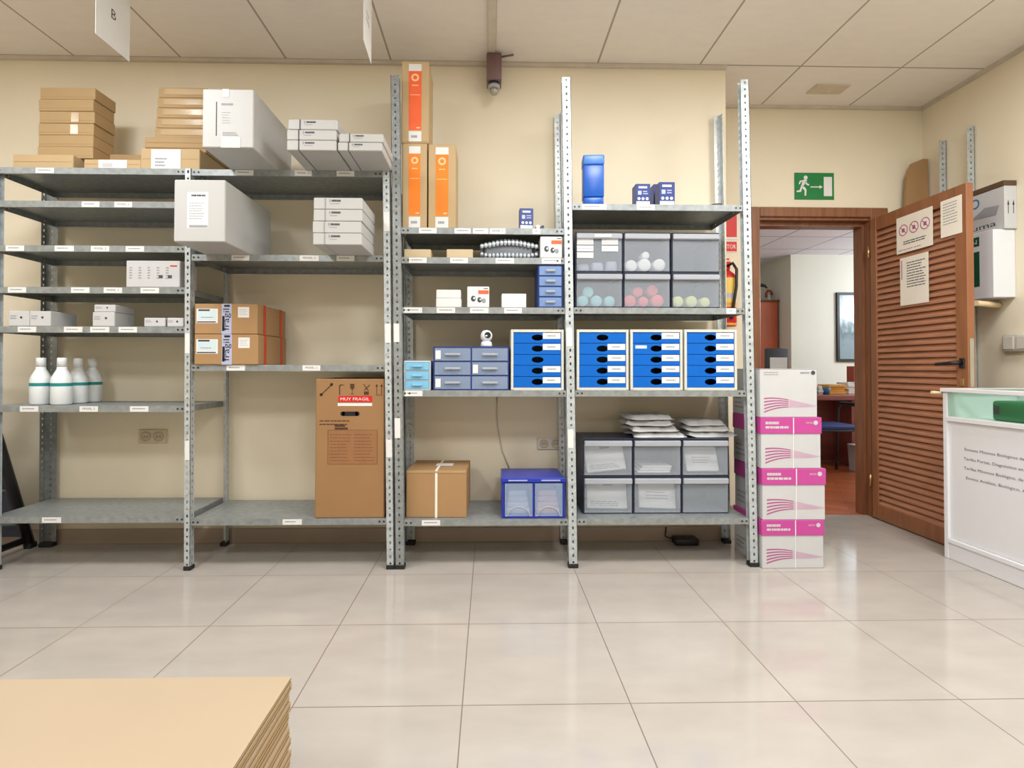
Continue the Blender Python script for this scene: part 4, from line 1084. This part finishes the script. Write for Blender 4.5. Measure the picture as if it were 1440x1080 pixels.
q.T = Matrix.Translation((-dx-.0006, 0, 0)) @ Matrix.Rotation(-PI/2, 4, 'Z')
q.text('uma', -.2, hh*.12, hh*.13, 0, .15); q.use('ink_grey').poly([(-.21, hh*.4), (-.05, hh*.36), (-.03, hh*.58), (-.12, hh*.62)], 0); q.use('blue_item').disc(-.18, hh*.78, .03, 0, .02); q.build('print', o)
o = M('kraft_edge').box(XR-dx-.005, XR-.001, yn-.012, yn+.20, zc2+.002, zc2+.03).build('cardboard_strip')
tag(o, 'brown cardboard piece lying on the long white carton behind the door', 'cardboard')
y_, z_ = wallz(1417, 471); y2_, z2_ = wallz(1440, 494)
o = thing('light_switch', 'beige double switch box on the right wall', 'switch', (XR, y_, z2_))
M('switch').box(-.035, -.0005, -.16, 0, 0, z_-z2_, .006, 2).build('housing', o)
for k in range(2): M('switch').box(-.041, -.0352, -.072-.075*k, -.012-.075*k, .012, z_-z2_-.012, .002).build('rocker', o)
px_, pz_ = at(1381, 425, 2.86)
o = M('dowel').tube([(XR-.001, 3.0, pz_), (px_, 2.90, pz_)], .016, 12).build('wooden_peg'); tag(o, 'pale wooden peg sticking out of the wall under the white cabinet', 'peg')
# loose uprights against the right wall
for nm, px, Yp, ztp in (('loose slotted upright in the corner behind the door, left of its twin', 1320, 3.345, 2.47), ('loose slotted upright behind the door, right of its twin', 1360, 3.145, 2.47)):
    mm = M('galv'); x = 2.895
    strip(mm, (x, Yp, 0), (1, 0, 0), (0, 1, 0), .045, .0, ztp); strip(mm, (x+.045, Yp, 0), (0, 1, 0), (-1, 0, 0), .045, 0, ztp)
    tag(mm.build('slotted_upright'), nm, 'upright', 'loose uprights behind the door')
# rounded sheet of kraft cardboard leaning in the corner
x0, z1 = at(1275, 222, 3.46); x1 = 2.93; 
pts = [(x0-.01, .004), (x1, .004), (x1, z1-.0), (x0+.12, z1), (x0+.05, z1-.03), (x0+.015, z1-.12), (x0, z1-.35)]
o = M('kraft_brown').prism(pts, 3.475, 3.495).build('cardboard_sheet'); tag(o, 'brown cardboard sheet with a rounded corner standing behind the open door', 'cardboard')

# ------------------------------------------------------------------ counter
cA = onz(1328, 783, 0); cB = onz(1440, 829, 0)
ang = math.atan2(cB.y-cA.y, cB.x-cA.x)
o = thing('display_counter', 'white display counter with a glass front strip at the right edge', 'counter', (cA.x, cA.y, 0), ang+0.0)
# local +x runs toward the viewer along the front, local -y ... front faces local -y
Lc, Hc, Dc = 1.3, .895, .40
M('white_lam').box(0, .025, .0, Dc, 0, Hc-.022, .002).build('end_panel', o)
M('white_lam').box(Lc-.025, Lc, .0, Dc, 0, Hc-.022, .002).build('end_panel', o)
q = M('white_lam').box(-.004, Lc+.004, -.012, .03, Hc-.02, Hc, .002).box(-.004, Lc+.004, Dc-.03, Dc, Hc-.02, Hc, .002).box(-.004, .04, .03, Dc-.03, Hc-.02, Hc).box(Lc-.04, Lc+.004, .03, Dc-.03, Hc-.02, Hc); q.build('top_frame', o)
M('glass').box(.0405, Lc-.0405, .0305, Dc-.0305, Hc-.008, Hc-.002).build('glass_top', o)
zg = Hc-.155
q = M('white_lam').box(.025, Lc-.025, .012, .03, .11, zg-.02).build('front_panel', o)
M('white_lam').box(.025, Lc-.025, -.004, .03, zg-.018, zg+.006, .002).build('ledge', o)
M('white_lam').box(.025, Lc-.025, -.004, .03, .085, .108, .002).build('ledge', o)
M('white_lam').box(.025, Lc-.025, .004, .03, 0, .083, .002).build('plinth', o)
M('white_lam').box(.025, Lc-.025, .032, Dc-.01, zg-.016, zg).build('shelf', o)
M('white_lam').box(.025, Lc-.025, Dc-.012, Dc-.002, .0, Hc-.022).build('back_panel', o)
M('glass').box(.026, Lc-.026, .006, .011, zg+.007, Hc-.022).build('glass_pane', o)
q = M('ink')
for i, (t, dx_) in enumerate((('Envases Mínimos Biológicos de', .0), ('Tarifas Portes, Diagnóstico en', -.006), ('Tarifas Mínimos Biológico, de', -.006), ('Envíos Análisis, Biológico, A', .006))):
    q.text(t, .115+dx_, .58-i*.048, .0145, .0113, .30)
q.build('lettering', o)
CO = o
gz = zg+.001
gm = M('green_case').box(0, .34, 0, .16, 0, .098, .014, 3)
g = thing('green_case', 'green plastic case behind the glass of the white counter', 'case', (0, 0, 0))
R_ = Matrix.Translation((cA.x, cA.y, 0)) @ Matrix.Rotation(ang, 4, 'Z')
g.matrix_world = R_ @ Matrix.Translation((.17, .10, gz))
gm.build('body', g); M('charcoal').box(.012, .045, -.004, -.0003, .03, .075, .002).build('latch', g)
# rod resting on the counter's far end
p_ = onz(1326, 562, .885)
o = M('dowel').tube([(cA.x-.055, cA.y+.006, .872), (cA.x-.002, cA.y+.005, .868)], .008, 10).build('wooden_rod'); tag(o, 'pale wooden rod end poking out beside the white counter', 'rod')

# ------------------------------------------------------------------ ceiling items
def hang(label, pbl, pbr, Zb, txt, group):
    a = onz(*pbl, Zb); b = onz(*pbr, Zb); wd = (b-a).length
    o = thing('hanging_sign', label, 'sign', (a.x, a.y, Zb), math.atan2(b.y-a.y, b.x-a.x), group)
    hh = .30
    M('paper').box(0, wd, -.0005, .0005, 0, hh).build('sheet', o)
    M('clear_lip').box(-.004, wd+.004, -.003, .003, hh-.004, hh+.016).build('hanger_bar', o)
    for u in (.15, .85): M('clear_lip').tube([(wd*u, 0, hh+.016), (wd*u, 0, HC-Zb-.0005)], .0012, 6).build('cord', o)
    q = M('ink'); 
    if txt: q.text(txt, wd*.5, hh*.42, .042, -.001, None, True)
    else: q.use('ink_grey').lines(wd*.3, wd*.7, hh*.4, hh*.6, 2, -.001, .3)
    q.build('lettering', o)
hang('white paper sign lettered B hanging from the ceiling at the upper left', (134, 47), (182, 87), 2.385, 'B', 'hanging paper signs')
hang('white paper sign seen nearly edge-on, hanging left of the centre of the ceiling', (511, 56), (522, 91), 2.385, None, 'hanging paper signs')
o = M('trim_paint').box(-.012, .03, .2, WY-.024, HC-.014, HC-.0005, .003).build('cable_trunking'); tag(o, 'slim cable trunking running along the ceiling to the brown camera', 'trunking')
xc = (at(684, 100, 2.99)[0]+at(705.5, 100, 2.99)[0])/2; ztc = HC-.016; zbc = at(694, 116, 2.97)[1]
o = thing('security_camera', 'brown camera with a glass dome mounted where wall meets ceiling', 'camera', (xc, 2.985, 0))
M('brown_plastic').box(-.042, .042, -.045, .06, zbc, ztc, .006, 2).build('housing', o)
M('brown_plastic').tube([(.03, -.02, ztc-.012), (.11, -.03, ztc+.006-.01)], .006, 8).build('arm', o)
M('black').lathe((0, -.01, zbc), [(.03, -.0005), (.03, -.012), (.024, -.016)], 20).build('ring', o)
M('clear_lip').lathe((0, -.01, zbc-.017), [(.034, .0), (.034, -.012), (.03, -.02)], 20).build('skirt', o)
M('glass_lens').lathe((0, -.01, zbc-.038), [(.022, 0), (.024, -.012), (.018, -.026), (.006, -.032)], 20).build('dome', o)
pa = onz(1135, 131.5, HC); pb = onz(1196, 118, HC); 
o = thing('emergency_light', 'small recessed emergency light in the ceiling near the door', 'light fitting', ((pa.x+pb.x)/2, (pa.y+pb.y)/2, HC))
M('trim_paint').box(-.11, .11, -.055, .055, -.008, -.0005, .002).build('frame', o)
q = M('socket_plate').box(-.10, .10, -.045, .045, -.0105, -.0083).build('diffuser', o)
M('paper').lathe((0, 0, -.0107), [(.008, 0), (.006, -.004)], 12).build('lamp', o)

# ------------------------------------------------------------------ sockets and cable on the back wall
def sockets(label, px0, py0, px1, py1, mt_):
    Y = WY-.0005
    x0, z1 = at(px0, py0, Y); x1, z0 = at(px1, py1, Y); w_, h = x1-x0, z1-z0
    o = thing('wall_socket', label, 'socket', (x0, Y, z0))
    M(mt_).box(0, w_, -.009, 0, 0, h, .003).build('plate', o)
    for k in range(2):
        q = M('socket_ring'); xk = w_*(.27+.46*k)
        f = M('socket_ring').lathe((xk, -.0092, h*.5), [(h*.36, 0), (h*.36, -.003), (h*.28, -.003), (h*.27, -.0005)], 20, 'Y').build('outlet', o)
        q.disc(xk, h*.5, h*.24, -.0098); q.build('recess', f)
        q = M('ink'); q.disc(xk-h*.1, h*.5, h*.045, -.0102).disc(xk+h*.1, h*.5, h*.045, -.0102); q.build('pin_holes', f)
sockets('double socket under the bottles shelf, left of the middle upright', 196, 604, 235, 623.5, 'socket_plate')
sockets('double socket low on the wall left of the tall upright, above the blue box', 755, 615, 791, 632, 'switch')
xa_, za_ = at(699, 560, 3.07); 
o = M('trim_paint').tube([(xa_, WY-.004, SCc[3]-.04), (xa_, WY-.004, .72), (xa_+.004, WY-.004, .66), (xa_+.03, WY-.005, .52), (xa_+.07, WY-.005, .42)], .0035, 8).build('wall_cable'); tag(o, 'thin cable running down the wall behind the kraft carton and blue box', 'cable')
xa_, za_ = at(950, 760, 2.98); xb_, _ = at(983, 760, 2.98)
o = thing('power_adapter', 'small black adapter box on the floor under the right shelving', 'adapter', ((xa_+xb_)/2, 2.975, .0006))
M('black').box(-.066, .066, 0, .075, 0, .038, .006, 2).build('body', o)
M('black').tube([(-.06, .05, .02), (-.1, .08, .03), (-.09, .092, .08)], .004, 6).build('cable', o)

# ------------------------------------------------------------------ step ladder at the left edge
o = thing('step_ladder', 'black folding step ladder standing at the left edge beyond the shelving', 'ladder', (-2.536, 0, 0))
for dx in (-.38, .0):
    M('black').tube([(dx-.004, 3.01, .02), (dx-.004, 2.65, 1.10)], .026, 8).build('rear_rail', o)
    M('black').tube([(dx-.005, 2.22, .02), (dx-.005, 2.60, 1.10)], .019, 8).build('front_rail', o)
    for yy in (3.012, 2.22): M('rubber').box(dx-.02, dx+.02, yy-.025, yy+.025, 0, .03, .004).build('foot', o)
for k in range(4):
    t = (k+1)*.24; yy = 2.22+.38*(t-.02)/1.08
    M('black').box(-.365, -.015, yy-.02, yy+.09, t-.012, t+.012, .004).build('tread', o)
M('black').tube([(-.006, 2.25, .05), (-.006, 2.97, .05)], .018, 8).build('side_brace', o)
for t in (.14, .34, .62): 
    yy = 3.0-.36*(t-.02)/1.08; M('charcoal').tube([(-.37, yy, t), (-.0, yy, t)], .011, 8).build('crossbar', o)
M('charcoal').box(-.372, -.008, 2.58, 2.67, 1.09, 1.12, .004).build('top_cap', o)
q = M('navy_dark'); q.T = Matrix.Translation((0, 3.01, .02)) @ Matrix.Rotation(math.atan2(.36, 1.08), 4, 'X')
q.box(-.36, -.015, -.004, .004, .05, 1.05); q.build('back_panel', o)

# ------------------------------------------------------------------ foreground flattened cardboard
Zt = .30; p = onz(410, 951, Zt); n = 22; th = Zt/n
for k in range(n):
    top = k == n-1
    jx, jy = random.uniform(-.006, .002), random.uniform(-.008, .004)
    if top: jx = jy = 0
    mm = M('flat_card'); t = th-.0008
    mm.box(-1.5, 0, -1.0, 0, t*.86, t); mm.use('kraft_edge').box(-1.496, -.0015, -.997, -.0015, t*.62, t*.86)
    mm.use('kraft').box(-1.5, 0, -1.0, 0, t*.52, t*.62); mm.use('kraft_edge').box(-1.498, -.002, -.998, -.002, t*.44, t*.52)
    mm.use('kraft').box(-1.5, -.001, -1.0, -.001, t*.34, t*.44); mm.use('kraft_edge').box(-1.496, -.0015, -.997, -.0015, t*.1, t*.34); mm.use('kraft').box(-1.5, 0, -1.0, 0, 0, t*.1)
    o = mm.build('flattened_carton'); o.location = (p.x+jx, p.y+jy, k*th+.0004); o.rotation_euler = (0, 0, random.uniform(-.006, .006) if not top else .0)
    tag(o, 'topmost flattened carton of the stack in the foreground' if top else 'flattened kraft carton within the foreground stack, only its corrugated edge showing', 'cardboard', None if top else 'flattened cartons in the foreground stack')

# ------------------------------------------------------------------ office beyond the doorway
o = thing('tall_cabinet', 'tall orange-brown wooden cabinet in the office recess', 'cabinet', (3.44, 6.85, 0))
M('cherry').box(0, .33, .02, .40, 0, 1.872).build('body', o)
M('cherry').box(.012, .318, .0, .0195, .02, 1.855, .004).build('door', o)
M('wood').box(-.006, .342, -.01, .41, 1.873, 1.89, .003).build('top', o)
x, _ = at(1075, 410, 6.9)
o = thing('figurine', 'blue-white figurine on top of the tall office cabinet', 'figurine', (3.56, 6.98, 1.8905))
M('lilac').lathe((0, 0, 0), [(.05, 0), (.06, .02), (.03, .05), (.045, .12), (.03, .18), (.012, .2)], 16).build('body', o)
M('charcoal').tube([(-.02, 0, .19), (.03, 0, .215), (.10, 0, .2), (.13, 0, .17)], [.02, .025, .018, .008], 8).build('wing', o)
o = thing('figurine', 'red-topped white figurine at the right of the tall office cabinet', 'figurine', (3.71, 6.98, 1.8905))
M('paper').lathe((0, 0, 0), [(.03, 0), (.028, .03), (.016, .06), (.02, .09)], 14).build('body', o)
M('terracotta').tube([(-.035, 0, .05), (-.035, 0, .1), (-.01, 0, .14), (.03, 0, .13), (.045, 0, .08)], .016, 8).build('head', o)
x0, z1 = at(1175, 411.5, OFY); x1, z0 = at(1222, 508.5, OFY)
o = thing('framed_picture', 'dark framed grey-blue landscape on the office wall', 'picture', (x0, OFY-.0005, z0))
w_, h = x1-x0+.12, z1-z0
ring(M('black'), 0, w_, 0, h, .032, -.03, 0).build('frame', o); M('landscape_print').box(.031, w_-.031, -.012, -.002, .031, h-.031).build('print', o)
# desk
DZ = .73
o = thing('office_desk', 'reddish wooden desk with papers in the office', 'desk', (2.75, 5.2, 0))
M('desk_wood').box(0, 1.9, 0, .72, DZ-.05, DZ, .004).build('top', o)
M('desk_wood').box(.06, 1.84, .42, .445, .02, DZ-.05).build('modesty_panel', o)
M('desk_wood').box(.02, .06, .05, .7, 0, DZ-.05).build('end_panel', o)
M('desk_wood').box(1.84, 1.88, .05, .7, 0, DZ-.05).build('end_panel', o)
M('desk_wood').box(.92, .955, .12, .7, 0, DZ-.05).build('divider', o)
M('desk_wood').box(.955, 1.84, .10, .42, .42, .45).build('shelf', o)
mx0, mz1 = at(1078, 490, 5.5); mx1, _ = at(1109, 490, 5.5)
o = thing('monitor', 'dark grey monitor with a white sheet on the office desk', 'monitor', ((mx0+mx1)/2, 5.5, DZ+.0006))
mw = mx1-mx0; mh = mz1-DZ
M('charcoal').box(-mw/2, mw/2, 0, .05, .1, mh, .006, 2).build('screen_case', o)
M('charcoal').box(-.03, .03, .015, .045, .012, .1).box(-.09, .09, -.05, .1, 0, .012, .003).build('stand', o)
M('paper').box(-mw*.36, mw*.42, -.006, -.0005, .11, mh*.80).build('sheet', o)
for nm, lab, px0, px1, py0, py1, Y, mt_, cat in (
    ('amber_folder', 'orange-yellow folder pile on the office desk', 1166, 1192, 541, 549, 5.45, 'amber', 'folder'),
    ('blue_cup', 'blue item at the left of the desk clutter', 1160, 1171, 545, 554, 5.32, 'blue_item', 'cup'),
    ('tissue_pack', 'white crumpled pack by the paper boxes edge on the desk', 1150, 1159, 543, 555, 5.34, 'paper', 'pack'),
    ('paper_pile', 'pile of white papers at the right of the office desk', 1192, 1221, 538, 546, 5.5, 'paper', 'papers')):
    xa, za = at(px0, py0, Y); xb, zb2 = at(px1, py1, Y)
    zlo = DZ+.0006
    o = thing(nm, lab, cat, ((xa+xb)/2, Y, zlo)); w_ = xb-xa; hh = max(.03, za-zlo)
    q = M(mt_)
    if cat == 'cup': q.lathe((0, .04, 0), [(w_*.35, 0), (w_*.5, hh), (w_*.44, hh), (w_*.3, .01)], 16).build('cup', o); M('photo_sky').lathe((0, .04, hh*.4), [(w_*.45, 0), (w_*.48, hh*.3)], 16, cap=False).bm.free()
    else:
        k_ = max(2, int(hh/.02))
        for k in range(k_): q.box(-w_/2+random.uniform(0, .02), w_/2-random.uniform(0, .02), random.uniform(0, .02), .2, hh*k/k_, hh*(k+1)/k_-.001, .002)
        q.build('sheets', o)
        M('paper').box(-w_*.2, w_*.3, .01, .15, hh+.0002, hh+.003).build('top_sheet', o)
xa, za = at(1198, 515, 5.75); xb, zb2 = at(1222, 537, 5.75)
o = thing('file_box', 'reddish-brown box standing behind the papers on the desk', 'box', (xa, 5.72, DZ+.0006))
M('terracotta').box(0, .26, 0, .12, 0, za-DZ, .003).build('body', o); M('paper').box(.01, .06, -.001, -.0003, za-DZ-.05, za-DZ-.03).build('label', o)
# visitor chair
cx_ = 3.20; cyy = 4.98
o = thing('visitor_chair', 'metal-framed chair with a blue seat in front of the office desk', 'chair', (cx_, cyy, 0))
M('seat_blue').box(-.22, .20, -.21, .19, .43, .475, .018, 3).build('seat', o)
for s_ in (-.25, .23):
    M('charcoal').tube([(s_, -.2, .0), (s_, -.2, .62), (s_, -.16, .65), (s_, .14, .65), (s_, .19, .60), (s_, .22, 0)], .013, 8).build('leg_frame', o)
    M('rubber').box(s_-.02, s_+.02, -.16, .16, .655, .675, .006).build('armrest', o)
M('charcoal').tube([(-.25, -.2, .43), (.23, -.2, .43)], .011, 8).tube([(-.25, .19, .43), (.23, .19, .43)], .011, 8).build('seat_rail', o)
xa, za = at(1203, 628, 5.06); xb, _ = at(1222, 628, 5.06)
o = thing('white_bin', 'white box on the wooden floor beneath the office desk', 'bin', (xa, 5.045, .0))
q = M('white_card').taper((.01, .2, .01, .12), (0, .22, 0, .13), 0.0005, za); q.build('body', o); M('white_card').box(-.003, .223, -.003, .133, za, za+.012, .003).build('rim', o)
o = thing('ceiling_grille', 'rectangular ventilation grille in the office ceiling', 'grille', (3.72, 5.05, OHC))
M('ink_grey').box(-.42, .42, -.16, .16, -.012, -.0005, .003).build('frame', o)
q = M('white_card')
for k in range(7): q.box(-.39, .39, -.135+.04*k, -.112+.04*k, -.016, -.0122)
q.build('blades', o)

# ------------------------------------------------------------------ light
def panel(x, y, z, sx, sy, power, col, name, label):
    o = thing('ceiling_light', label, 'ceiling light', (x, y, z))
    M('white_metal').box(-sx/2-.02, sx/2+.02, -sy/2-.02, sy/2+.02, -.012, -.0005).build('frame', o)
    l = bpy.data.lights.new('lamp', 'AREA'); l.shape = 'RECTANGLE'; l.size = sx; l.size_y = sy; l.energy = power; l.color = col
    lo = bpy.data.objects.new('lamp', l); C.objects.link(lo); lo.parent = o; lo.location = (0, 0, -.02)
    return o
WARM = (.965, .985, 1.0)
K = 1.0
for x, y, p, nm in ((-1.77, 1.56, 18, 'left'), (.63, 1.56, 18, 'middle'), (2.13, 1.56, 20, 'right'), (2.13, -.24, 15, 'added rear right'), (-3.27, 1.56, 8, 'far left'), (-1.77, -.24, 19, 'rear left'), (.63, -.24, 19, 'rear middle'), (-1.77, -2.04, 9, 'back left'), (.63, -2.04, 9, 'back middle')):  # rear right panel is added to brighten the right walls
    panel(x, y, HC, .58, .58, p*K, WARM, 'ceiling_light', f'square ceiling light panel, {nm} of the room above the camera')
panel(4.8, 4.6, OHC, 1.18, .58, 4, (.86, .93, 1.0), 'ceiling_light', 'long light panel added to the office ceiling, right of the desk')  # unseen panel added in place of window daylight in the office
panel(2.6, 5.9, OHC, .58, .58, 2, (.86, .93, 1.0), 'ceiling_light', 'square light panel added to the office ceiling, left side')  # second unseen panel, added to brighten the office
o = thing('office_fill_light', 'unseen fill light added in the office, right of the doorway view', 'lamp', (5.6, 5.2, 1.9))  # point light added out of view to brighten the office ceiling
M('chrome').tube([(0, 0, .16), (0, 0, OHC-1.9-.0005)], .006, 8).build('stem', o)  # mount made up for the added light
M('chrome').lathe((0, 0, .12), [(.05, 0), (.05, .03), (.01, .045)], 16).build('holder', o)
l = bpy.data.lights.new('lamp', 'POINT'); l.shadow_soft_size = .11; l.energy = 52; l.color = (.80, .90, 1.0)
lo = bpy.data.objects.new('lamp', l); C.objects.link(lo); lo.parent = o

wd = bpy.data.worlds.new('world'); sc.world = wd; wd.use_nodes = True
wd.node_tree.nodes['Background'].inputs[0].default_value = (.8, .85, 1, 1); wd.node_tree.nodes['Background'].inputs[1].default_value = .3
sc.view_settings.view_transform = 'Standard'; sc.view_settings.look = 'None'; sc.view_settings.gamma = 1
sc.view_settings.use_curve_mapping = False
sc.view_settings.exposure = 0.87
for o in bpy.data.objects:
    for k in ('w', 'h', 'dep'):
        if k in o: del o[k]
